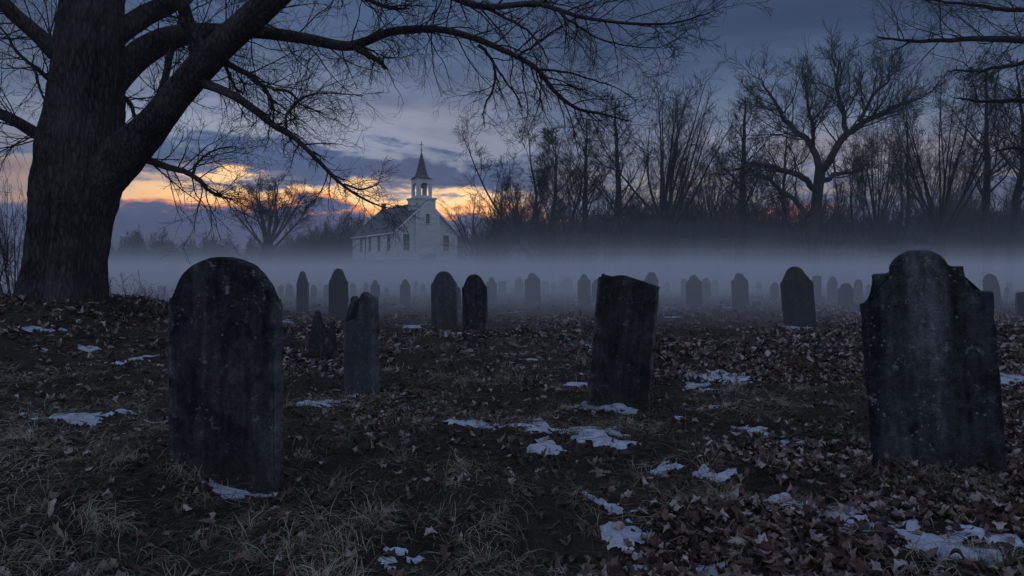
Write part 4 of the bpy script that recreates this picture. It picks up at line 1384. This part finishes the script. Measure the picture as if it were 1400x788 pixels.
# the spreading oak, its main limbs shaped one by one
ok = P(1113, 372, 46)
oz = gz(ok.x, ok.y, False)
oak = thing('bare_tree', 'large spreading oak with crooked limbs in the right half of the wood', 'tree', (ok.x, ok.y, oz), GT)
D2 = 46.0
OL = [([(1113, 362, 11, 0), (1113, 320, 9.5, 0), (1116, 280, 9, 0), (1120, 245, 9, 0), (1122, 228, 9, 0)], 0, 0),
      ([(1120, 236, 7, 0), (1138, 212, 6.2, -1), (1156, 188, 5.6, -1), (1170, 176, 5.0, -1), (1190, 162, 4.0, -1.5), (1212, 148, 3.0, -2), (1236, 138, 1.4, -2)], 16, 4.0),
      ([(1121, 236, 6.5, 0), (1112, 208, 5.6, 1), (1098, 184, 5.0, 1.5), (1082, 168, 4.2, 2), (1066, 150, 3.2, 2), (1050, 128, 2.0, 2), (1040, 108, .9, 2)], 16, 4.0),
      ([(1155, 190, 4.4, -1), (1154, 160, 4.0, 0), (1150, 138, 3.4, 1), (1145, 115, 2.4, 1), (1150, 90, 1.2, 1)], 14, 3.4),
      ([(1118, 262, 5.5, 0), (1092, 240, 4.8, -1.5), (1064, 228, 4.0, -3), (1036, 222, 3.0, -4), (1008, 224, 1.4, -5)], 14, 3.4),
      ([(1104, 296, 5, 0), (1086, 276, 4.2, 2), (1068, 262, 3.4, 3), (1052, 250, 2.4, 3), (1036, 246, 1.0, 3)], 8, 2.6),
      ([(1170, 176, 3.6, -1), (1180, 150, 3.0, 0), (1196, 122, 2.2, 0), (1214, 102, 1.0, 0)], 10, 3.0),
      ([(1110, 205, 4.0, 1), (1116, 176, 3.2, 0), (1112, 146, 2.4, -1), (1104, 112, 1.2, -1)], 10, 3.0),
      ([(1120, 250, 5, 0), (1140, 244, 4.0, 2), (1160, 238, 3.0, 4), (1186, 226, 1.6, 5)], 10, 3.0)]
s_, cr = Soup(), Soup()
rng = np.random.default_rng(21)
for pts, K, Lm in OL:
    q = []
    for (a_, b_, r_, dd) in pts:
        v = P(a_, b_, D2 + dd)
        q.append((v.x - ok.x, v.y - ok.y, v.z - oz, 0.78 * r_ / F * D2))
    c = spline(q, 26)
    xyz = c[:, :3].copy()
    if K:
        j = np.cumsum(rng.normal(0, 0.05, xyz.shape), 0)
        xyz += j - j[0]
    tubes(s_, xyz[None], np.maximum(c[:, 3], 0.02)[None], 10)
    if K:
        S, Dd, L, R = shoots(rng, xyz[None], np.maximum(c[:, 3], 0.02)[None], K + 4, 0.2, 1.0, (28, 62), 1.0, 0.45, 0.4, 0.45, 0.03, length=Lm)
        p1, r1 = grow(rng, S, Dd, L, np.minimum(R, 0.055), 9, 0.16, 0.06, 0.2)
        tubes(s_, p1, r1, 5)
        S, Dd, L, R = shoots(rng, p1, r1, 9, 0.12, 1.0, (25, 55), 0.52, 0.35, 0.4, 0.4, 0.014)
        p2, r2 = grow(rng, S, Dd, L, R, 6, 0.18, 0.05, 0.35)
        tubes(cr, p2, r2, 4)
        S, Dd, L, R = shoots(rng, p2, r2, 8, 0.1, 1.0, (22, 50), 0.6, 0.4, 0.4, 0.6, 0.010)
        p3, r3 = grow(rng, S, Dd, L, R, 2, 0.18, 0.05, 0.6)
        tubes(cr, p3, r3, 3)
link('trunk', s_.mesh(True, 'oak_trunk'), M['wood_bark'], oak)
link('crown', cr.mesh(True, 'oak_crown'), M['twig'], oak)

# near tree standing just beyond the right edge, boughs reach in
nt = P(1560, 372, 15)
nz = gz(nt.x, nt.y, False)
near_tree = thing('bare_tree', 'near bare tree outside the right edge whose boughs hang into the top right', 'tree', (nt.x, nt.y, nz))
NL = [([(1560, 450, 22, 0), (1560, 300, 19, 0), (1556, 150, 16, 0), (1560, 0, 13, 0), (1550, -160, 9, 0)], 0, 0),
      ([(1558, 110, 10, 0), (1500, 85, 7, -.5), (1440, 64, 5.5, -1), (1400, 54, 4.6, -1.2), (1350, 50, 3.6, -1.4), (1290, 52, 2.6, -1.6), (1240, 50, 1.8, -1.8), (1196, 45, .8, -1.9)], 40, 1.7),
      ([(1558, 40, 9, 0), (1490, 22, 6, 1), (1430, 14, 4.5, 1.4), (1370, 10, 3.2, 1.8), (1310, 4, 2.2, 2), (1250, -4, 1.0, 2)], 36, 1.7),
      ([(1558, 180, 9, 0), (1490, 150, 6, .5), (1440, 142, 4.6, .8), (1390, 140, 3.4, 1), (1340, 142, 2.2, 1), (1306, 138, 1.0, 1)], 28, 1.5),
      ([(1440, 64, 3.4, -1), (1400, 86, 2.6, -1.2), (1350, 96, 1.9, -1.4), (1300, 100, .9, -1.5)], 18, 1.2),
      ([(1558, 230, 8, 0), (1500, 225, 5, -.5), (1440, 205, 3.6, -1), (1390, 200, 2.2, -1), (1355, 205, 1.0, -1)], 16, 1.3)]
s_, cr = Soup(), Soup()
for pts, K, Lm in NL:
    q = []
    for (a_, b_, r_, dd) in pts:
        v = P(a_, b_, 15 + dd)
        q.append((v.x - nt.x, v.y - nt.y, v.z - nz, r_ / F * 15))
    c = spline(q, 30)
    xyz, rr_ = c[:, :3].copy(), np.maximum(c[:, 3], 0.008)
    if K:
        j = np.cumsum(rng.normal(0, 0.012, xyz.shape), 0)
        xyz += j - j[0]
    tubes(s_, xyz[None], rr_[None], 10)
    if K:
        so = fine_growth(xyz, rr_, K, Lm, rng, 0.0, 0.1)
        for v_, f_ in [(np.concatenate(so.v), np.concatenate(so.f))]:
            cr.add(v_, f_)
link('trunk', s_.mesh(True, 'near_trunk'), M['wood_bark'], near_tree)
link('crown', cr.mesh(True, 'near_crown'), M['twig'], near_tree)

# bushes and saplings


def bush_mesh(seed, H, stems, spread, fine=1.0, r0=0.02, rf=0.006):
    rng = np.random.default_rng(seed)
    so = Soup()
    a = rng.uniform(0, 2 * PI, stems)
    ti = np.radians(rng.uniform(3, spread, stems))
    S = np.stack([np.cos(a), np.sin(a), np.zeros(stems)], -1) * rng.uniform(0, 0.12 * H, (stems, 1))
    Dd = np.stack([np.cos(a) * np.sin(ti), np.sin(a) * np.sin(ti), np.cos(ti)], -1)
    p1, r1 = grow(rng, S, Dd, H * rng.uniform(0.6, 1.05, stems), np.full(stems, r0), 8, 0.10, 0.03, 0.3)
    tubes(so, p1, r1, 4)
    S, Dd, L, R = shoots(rng, p1, r1, int(9 * fine), 0.15, 1, (20, 55), 0.4, 0.4, 0.45, 0.55, rf)
    p2, r2 = grow(rng, S, Dd, L, R, 4, 0.16, 0.04, 0.5)
    tubes(so, p2, r2, 3)
    S, Dd, L, R = shoots(rng, p2, r2, int(5 * fine), 0.1, 1, (20, 55), 0.5, 0.4, 0.4, 0.7, rf * 0.7)
    p3, r3 = grow(rng, S, Dd, L, R, 3, 0.16, 0.03, 0.6)
    tubes(so, p3, r3, 3)
    me = so.mesh(True, 'bush')
    me.materials.append(M['twig'])
    return me


def place_bush(px, ytop, dep, me, H, label, group=None, name='bare_bush', cat='bush', sx=1.0):
    p = P(px, 372, dep)
    z = gz(p.x, p.y, False) - 0.03
    s = max(0.15, (EYE + (372 - ytop) / F * dep - z) / H)
    o = thing(name, label, cat, (p.x, p.y, z), group, me)
    o.scale = (s * sx, s * sx, s)
    o.rotation_euler = (0, 0, random.uniform(0, 6.28))
    return o


b_near1 = bush_mesh(1, 1.0, 13, 58, 1.0, 0.007, 0.0035)
b_near2 = bush_mesh(2, 1.6, 14, 36, 1.0, 0.010, 0.0038)
place_bush(166, 374, 9.3, b_near1, 1.0, 'low bare bush hugging the right side of the great trunk', sx=1.3)
place_bush(18, 235, 12.5, b_near2, 1.6, 'tall bare shrub at the left edge behind the great tree', sx=0.55)
place_bush(-14, 300, 11, b_near2, 1.6, 'bare shrub cut off by the left edge of the view', sx=0.8)
place_bush(10, 385, 9.6, b_near1, 1.0, 'low bare brush left of the great trunk foot', sx=1.3)
bb = [bush_mesh(10, 6, 14, 24, 1.15, 0.05, 0.016), bush_mesh(11, 6, 18, 34, 1.15, 0.045, 0.016), bush_mesh(12, 6, 9, 16, 1.3, 0.06, 0.016)]
ZONE = [(700, 'at the left end of the wood by the church'), (770, 'under the fanning tree at the left of the wood'), (850, 'around the slim straight trunks'),
        (930, 'under the tall rounded crown'), (1000, 'between the rounded crown and the tall dark trunk'), (1080, 'left of the spreading oak trunk'),
        (1150, 'right of the spreading oak trunk'), (1230, 'beyond the right side of the oak'), (1320, 'above the largest gravestone'), (1500, 'at the right end of the wood')]
for k in range(64):
    px = 656 + 774 * (k + random.random()) / 64
    yt = 316 - 22 * sst(px, 660, 760) - 8 * math.sin(px * 0.021) + random.uniform(-48, 20)
    zn = [z_ for x_, z_ in ZONE if px < x_][0]
    place_bush(px, float(yt), random.uniform(50, 84), bb[k % 3], 6, 'bare sapling in the undergrowth ' + zn, 'saplings in the undergrowth of the wood',
               'bare_sapling', 'sapling', 1.1)
for k in range(26):
    px = 330 + 152 * (k + random.random()) / 26
    place_bush(px, 345 - 32 * float(sst(px, 380, 490)) + random.uniform(-8, 6), random.uniform(118, 135) if px > 462 else random.uniform(78, 96), bb[k % 3], 6, 'bare sapling in the low thicket left of the church',
               'saplings in the thicket left of the church', 'bare_sapling', 'sapling', 1.5)


# far-off wood that reads as one mass
def wood_mass(name, label, line, dep, n, size, seed, material, depth=18.0):
    """line: (px, ytop) profile. slivers through the volume of the wood"""
    rng = np.random.default_rng(seed)
    lp = np.array(line, float)
    px = rng.uniform(lp[0, 0], lp[-1, 0], n)
    yt = np.interp(px, lp[:, 0], lp[:, 1])
    dd = dep + rng.uniform(0, depth, n)
    x = (px - 700) / F * dd
    y = dd
    g = terrain(x, y, False)
    top = EYE + (372 - yt) / F * dd + size * 4.5 * fbm(px * 0.12, dd * 0.3, octaves=3, seed=seed)
    hgt = np.maximum(top - g, 0.5)
    z = g + hgt * rng.random(n) ** 0.8
    a = rng.uniform(0, 2 * PI, n)
    el = rng.normal(0.8, 0.5, n)
    L = size * rng.uniform(0.4, 1.2, n)
    Dv = np.stack([np.cos(a) * np.cos(el), np.sin(a) * np.cos(el), np.sin(el)], -1) * L[:, None]
    sv = norm(np.cross(Dv, rng.normal(0, 1, (n, 3)))) * (size * 0.05 * rng.uniform(0.6, 1.6, n))[:, None]
    c = np.stack([x, y, z], -1)
    V = np.stack([c - sv, c + sv, c + Dv], 1)
    me = mesh_from(V.reshape(-1, 3), [np.arange(n * 3).reshape(-1, 3)], False, name=name)
    link(name, me, material, kind='stuff', label=label)


wood_mass('far_woods', 'dark far-off wood behind the bare trees', [(645, 340), (690, 322), (760, 318), (850, 312), (950, 304), (1050, 316), (1150, 318), (1300, 308), (1480, 298)], 92, 40000, 1.5, 5, M['twig'])
wood_mass('far_woods', 'dense dark evergreen wood on the horizon right of the great trunk', [(-40, 348), (60, 346), (140, 344), (165, 336), (195, 333), (222, 338), (238, 352), (262, 362)], 125, 30000, 1.3, 6, M['needle'])
wood_mass('far_woods', 'low hazy far wood on the horizon behind the wide bare tree', [(225, 352), (262, 346), (300, 349), (350, 350), (420, 334), (470, 318), (520, 316), (640, 330)], 150, 30000, 1.8, 7, M['twig'])

# ------------------------------------------------------------------ church
TH = rad(32)
fc = P(540, 356, 98)
ch_z = 2.72
church = thing('church', 'white clapboard church with square belfry and pointed spire on the rise', 'church', (fc.x, 98.0, ch_z))
church.rotation_euler = (0, 0, TH)
W_, L_ = 9.9, 17.8
EH, RH = 4.2, 8.65     # eaves and ridge above the base


def cobj(name, fn, material, smooth=False, parent=church, **kw):
    s = Soup()
    fn(s)
    return link(name, s.mesh(smooth, name), material, parent, **kw)


def walls(s):
    v = [(0, 0, -1), (W_, 0, -1), (W_, L_, -1), (0, L_, -1), (0, 0, EH), (W_, 0, EH), (W_, L_, EH), (0, L_, EH), (W_ / 2, 0, RH - .12), (W_ / 2, L_, RH - .12)]
    s.add(v, [np.array([[1, 5, 4, 0], [2, 6, 5, 1], [3, 7, 6, 2], [0, 4, 7, 3]]) [:, ::-1], np.array([[4, 8, 5], [6, 9, 7]])[:, ::-1]])


cobj('wall', walls, M['clap'])


def bay(s):   # shallow centre bay under the tower, with its own little gable
    x0, x1, yb = W_ / 2 - 1.75, W_ / 2 + 1.75, -0.45
    zt = RH - 1.75 * (RH - EH) / (W_ / 2) - 0.05
    v = [(x0, yb, -1), (x1, yb, -1), (x1, 0, -1), (x0, 0, -1), (x0, yb, zt), (x1, yb, zt), (x1, 0, zt), (x0, 0, zt), (W_ / 2, yb, RH - .05), (W_ / 2, 0, RH - .05)]
    s.add(v, [np.array([[0, 1, 5, 4], [1, 2, 6, 5], [3, 0, 4, 7]]), np.array([[4, 5, 8]]), np.array([[5, 6, 9, 8], [4, 8, 9, 7]])])


cobj('porch_bay', bay, M['clap'])


def roof(s):
    ov, ovy, th = 0.35, 0.4, 0.16
    k = (RH - EH) / (W_ / 2)
    for sgn in (-1, 1):
        xe = W_ / 2 + sgn * (W_ / 2 + ov)
        ze = EH - ov * k
        a = [(xe, -ovy, ze), (W_ / 2, -ovy, RH), (W_ / 2, L_ + ovy, RH), (xe, L_ + ovy, ze)]
        v = a + [(p[0], p[1], p[2] + th) for p in a]
        s.add(v, np.array([[0, 1, 2, 3], [4, 7, 6, 5], [0, 4, 5, 1], [2, 6, 7, 3], [0, 3, 7, 4]]))


rf = cobj('roof', roof, M['shingle'])


def bargeboards(s):
    k = math.atan2(RH - EH, W_ / 2)
    ln = (W_ / 2 + .35) / math.cos(k)
    for sgn in (-1, 1):
        cx_ = W_ / 2 + sgn * (W_ / 2 + .35) / 2
        cz_ = (RH + EH - 0.35 * math.tan(k)) / 2 - 0.02
        for yy in (-0.42, L_ + 0.42):
            s.box((cx_, yy, cz_), (ln, 0.05, 0.24), Matrix.Rotation(sgn * k, 3, 'Y'))
    for xx in (-0.36, W_ + 0.36):
        s.box((xx, L_ / 2, EH - 0.34), (0.05, L_ + .7, 0.2))


cobj('bargeboard', bargeboards, M['trim'])
for (xx, yy) in ((-.02, -.02), (W_ + .02, -.02), (-.02, L_ + .02), (W_ + .02, L_ + .02), (W_ / 2 - 1.76, -.47), (W_ / 2 + 1.76, -.47)):
    top = EH if abs(xx - W_ / 2) > 2 else RH - 1.75 * (RH - EH) / (W_ / 2) - .1
    cobj('corner_board', lambda s: s.box((xx, yy, top / 2 - .5), (0.2, 0.2, top + 0.9)), M['trim'])
cobj('foundation', lambda s: s.box((W_ / 2, L_ / 2, -0.55), (W_ + .1, L_ + .1, 1.3)), M['fieldstone'])


def window(cx_, cz_, w_, h_, face, y0=0.0, arched=False):
    """face 'front' (x across) or 'side' (along the left wall)"""
    def tr(u, dpt, z):
        return (cx_ + u, y0 - dpt, cz_ + z) if face == 'front' else (-dpt, cx_ + u, cz_ + z)

    def bx(s, u, dpt, z, su, sd_, sz):
        s.box(tr(u, dpt, z), (su, sd_, sz) if face == 'front' else (sd_, su, sz))
    fr = Soup()
    for sg in (-1, 1):
        bx(fr, sg * (w_ / 2 + .05), .02, 0, .10, .04, h_)
    bx(fr, 0, .03, h_ / 2 + .08, w_ + .34, .06, .16)
    bx(fr, 0, .07, -h_ / 2 - .05, w_ + .34, .14, .10)
    wn = link('window', fr.mesh(False, 'window_frame'), M['trim'], church)
    pn = Soup()
    bx(pn, 0, .008, 0, w_, .012, h_)
    link('pane', pn.mesh(False, 'pane'), M['pane'], wn)
    mt = Soup()
    bx(mt, 0, .022, 0, w_, .016, .05)
    bx(mt, 0, .020, 0, .025, .010, h_)
    for t_ in (-.25, .25):
        bx(mt, 0, .021, t_ * h_, w_, .013, .02)
    link('muntin', mt.mesh(False, 'muntin'), M['trim'], wn)


for cx_ in (1.75, W_ - 1.75):
    window(cx_, 2.55, 0.98, 2.4, 'front')
window(W_ / 2, 6.1, 0.62, 1.35, 'front', -0.45)
for cy_ in (2.3, 6.2, 10.1, 14.0):
    window(cy_, 2.55, 1.25, 2.4, 'side')
cobj('downspout', lambda s: s.box((-.12, 11.9, 1.6), (.10, .10, 4.4)), M['iron'])


def chim(s):
    s.box((W_ / 2, L_ - 0.9, RH + 0.35), (0.62, 0.62, 1.3))
    s.box((W_ / 2, L_ - 0.9, RH + 1.04), (0.74, 0.74, 0.14))


link('chimney', (lambda s: (chim(s), s.mesh(False, 'chimney'))[1])(Soup()), M['brick'], rf)

# tower: base box, cornice, open belfry, flared spire, cross
tcx, tcy = W_ / 2, 1.65
TB, TC = 11.77 + 1 - 2.72 - 1.02, 0     # top of the base box above the church base
TB = 9.05
cobj('tower_base', lambda s: s.box((tcx, tcy, (TB + 6.5) / 2), (3.1, 3.1, TB - 6.5)), M['clap'])


def cornice(s):
    s.box((tcx, tcy, TB + .09), (3.5, 3.5, .18))
    s.box((tcx, tcy, TB - .08), (3.26, 3.26, .155))


cobj('cornice', cornice, M['trim'])
BW, BT = 2.3, TB + .18 + 2.85


def belfry(s):
    z0, z1 = TB + .18, BT
    hw = BW / 2
    ow, oz0, oz1 = 0.60, z0 + .35, z0 + 1.65      # opening half width, sill, spring
    for rot in range(4):
        R = Matrix.Rotation(rot * PI / 2, 3, 'Z')
        def bx(c, sz):
            cc = R @ Vector(c)
            s.box((tcx + cc.x, tcy + cc.y, cc.z), sz, R)
        t = .12
        bx((-(ow + hw) / 2, -hw + t / 2, (z0 + z1) / 2), (hw - ow, t, z1 - z0))
        bx(((ow + hw - t) / 2, -hw + t / 2, (z0 + z1) / 2), (hw - ow - t, t, z1 - z0))
        bx((0, -hw + t / 2, (z0 + oz0) / 2), (2 * ow, t, oz0 - z0))
        # arched head
        n = 8
        for i in range(n):
            u0, u1 = -ow + 2 * ow * i / n, -ow + 2 * ow * (i + 1) / n
            um = (u0 + u1) / 2
            zc = oz1 + math.sqrt(max(0, ow * ow - um * um))
            bx((um, -hw + t / 2, (zc + z1) / 2), (u1 - u0, t, z1 - zc))


cobj('belfry', belfry, M['clap'])


def bell(s):
    prof = [(0.02, .55), (.12, .53), (.18, .40), (.22, .2), (.34, 0)]
    n = 14
    V = [[(tcx + r * math.cos(2 * PI * i / n), tcy + r * math.sin(2 * PI * i / n), TB + 1.75 + z) for i in range(n)] for r, z in prof]
    ids = np.arange(n * len(prof)).reshape(len(prof), n)
    a0, a1 = ids[:-1], ids[1:]
    s.add(np.array(V).reshape(-1, 3), np.stack([a0, np.roll(a0, -1, 1), np.roll(a1, -1, 1), a1], -1).reshape(-1, 4))
    s.box((tcx, tcy, TB + 2.36), (2.1, .1, .1))


cobj('bell', bell, M['bronze'], True)


def spire(s):
    def ring(hw, z, k):   # blends square to octagon, k 0..1
        pts = []
        for i in range(8):
            a = PI / 8 + i * PI / 4
            o_ = np.array([math.cos(a), math.sin(a)]) / math.cos(PI / 8)
            m = max(abs(o_))
            sq = o_ / m if k == 0 else o_ * ((1 - k) / m + k)
            pts.append((tcx + sq[0] * hw, tcy + sq[1] * hw, z))
        return pts
    prof = [(1.42, BT + .0, 0), (1.42, BT + .08, 0), (1.12, BT + .26, .3), (.90, BT + .50, 1), (.78, BT + .80, 1), (.06, BT + 4.0, 1), (.03, BT + 4.05, 1)]
    V = np.array([ring(*p) for p in prof]).reshape(-1, 3)
    ids = np.arange(8 * len(prof)).reshape(len(prof), 8)
    a0, a1 = ids[:-1], ids[1:]
    s.add(V, np.stack([a0, np.roll(a0, -1, 1), np.roll(a1, -1, 1), a1], -1).reshape(-1, 4))
    s.box((tcx, tcy, BT + .02), (2.6, 2.6, .03))


sprt = cobj('spire', spire, M['shingle'])


def cross(s):
    z = BT + 4.0
    s.box((tcx, tcy, z + .75), (.07, .07, 1.6))
    s.box((tcx, tcy, z + 1.12), (.62, .06, .07))
    s.box((tcx, tcy, z + .30), (.20, .20, .14))


cobj('cross', cross, M['iron'], parent=sprt)

# small things round the church
sb = bush_mesh(31, 1.2, 26, 75, 1.4, 0.03, 0.02)
p = P(586, 356, 95)
o = thing('bare_bush', 'low rounded dark bush against the church front', 'bush', (p.x, p.y, gz(p.x, p.y, False)), None, sb)
o.scale = (1.25, 1.25, 0.75)
p = P(511, 360, 92)
s_ = Soup()
s_.box((0, 0, .55), (.12, .12, 1.1)); s_.box((0, -.08, 1.05), (.55, .06, .5))
thing('signboard', 'small pale signboard on a post left of the church corner', 'sign', (p.x, p.y, gz(p.x, p.y, False)), None, s_.mesh(False, 'signboard'), M['trim'])
snow_patch('long pale snow patch on the slope right of the church', [(640, 357, 16, 1.6)], 90, cell=0.12, thick=0.08)

# ------------------------------------------------------------------ mist lying on the graveyard, and the air


def box_mesh(x0, x1, y0, y1, z0, z1):
    s = Soup()
    s.box(((x0 + x1) / 2, (y0 + y1) / 2, (z0 + z1) / 2), (x1 - x0, y1 - y0, z1 - z0))
    return s.mesh(False, 'air')


BLUE = (0.96, 0.97, 1.0, 1)
link('ground_mist', box_mesh(-130, 130, 11.7, 150, -1.3, 1.5), mat_volume('ground_mist', 0.050, BLUE), kind='stuff', label='low bank of mist lying over the far gravestones')
link('ground_mist', box_mesh(-131, 131, 16.0, 151, -1.2, 2.9), mat_volume('upper_mist', 0.006, BLUE), kind='stuff', label='thin upper skirt of mist drifting before the church and wood')
link('haze', box_mesh(-260, 260, -40, 215, -1.6, 34), mat_volume('haze', 0.0013, (0.82, 0.90, 1.0, 1)), kind='stuff', label='thin blue dusk haze over the whole graveyard')


# drifting banks on top of it, lens-shaped, so the mist lies uneven
def bank_mesh(nu=28, nv=14):
    u = np.arange(nu) * 2 * PI / nu
    V, Fq, Ft = [(0, 0, 1.0)], [], []
    for j in range(1, nv):
        a = PI * j / nv
        for q in u:
            k = 1 + 0.16 * math.sin(3 * q + 1) + 0.10 * math.sin(5 * q + a * 2)
            V.append((math.sin(a) * math.cos(q) * k, math.sin(a) * math.sin(q) * k, math.cos(a)))
    V.append((0, 0, -1.0))
    for j in range(nv - 2):
        for i in range(nu):
            a0 = 1 + j * nu
            Fq.append((a0 + i, a0 + nu + i, a0 + nu + (i + 1) % nu, a0 + (i + 1) % nu))
    for i in range(nu):
        Ft.append((0, 1 + i, 1 + (i + 1) % nu))
        Ft.append((len(V) - 1, 1 + (nv - 2) * nu + (i + 1) % nu, 1 + (nv - 2) * nu + i))
    return mesh_from(V, [np.array(Fq), np.array(Ft)], True, name='mist_bank')


BANKS = []
for k, (px, dep, rx, ry, zc, rz, dn) in enumerate([(660, 46, 17, 9, 0.9, 1.2, .016), (860, 58, 16, 9, 1.3, 1.9, .014), (1080, 46, 15, 8, 1.0, 1.5, .013), (330, 46, 14, 8, 0.9, 1.1, .016),
                                                   (1290, 56, 14, 8, 1.0, 1.4, .007), (760, 30, 10, 6, 0.4, 0.9, .030), (980, 29, 9, 5, 0.3, 0.8, .026), (790, 66, 20, 9, 1.6, 2.6, .010),
                                                   (1120, 62, 18, 9, 1.6, 2.8, .009), (900, 60, 30, 16, 1.6, 3.8, .0045), (1230, 58, 28, 15, 1.6, 3.4, .0025), (800, 40, 16, 9, 1.0, 2.2, .008)]):
    for mul, dd_ in ((1.0, 0.6), (0.62, 0.7)):
        BANKS.append((px, dep, rx * mul, ry * mul, zc, rz * mul, dn * dd_))
for k, (px, dep, rx, ry, zc, rz, dn) in enumerate(BANKS):
    p = P(px, 372, dep)
    b_ = link('ground_mist', bank_mesh(), mat_volume('mist_bank', dn, BLUE), kind='stuff', label='drifting bank of mist, thicker than what lies round it')
    b_.location = (p.x, p.y, zc)
    b_.scale = (rx, ry, rz)
    b_.rotation_euler = (0, 0, rad(17 * k % 40 - 20))
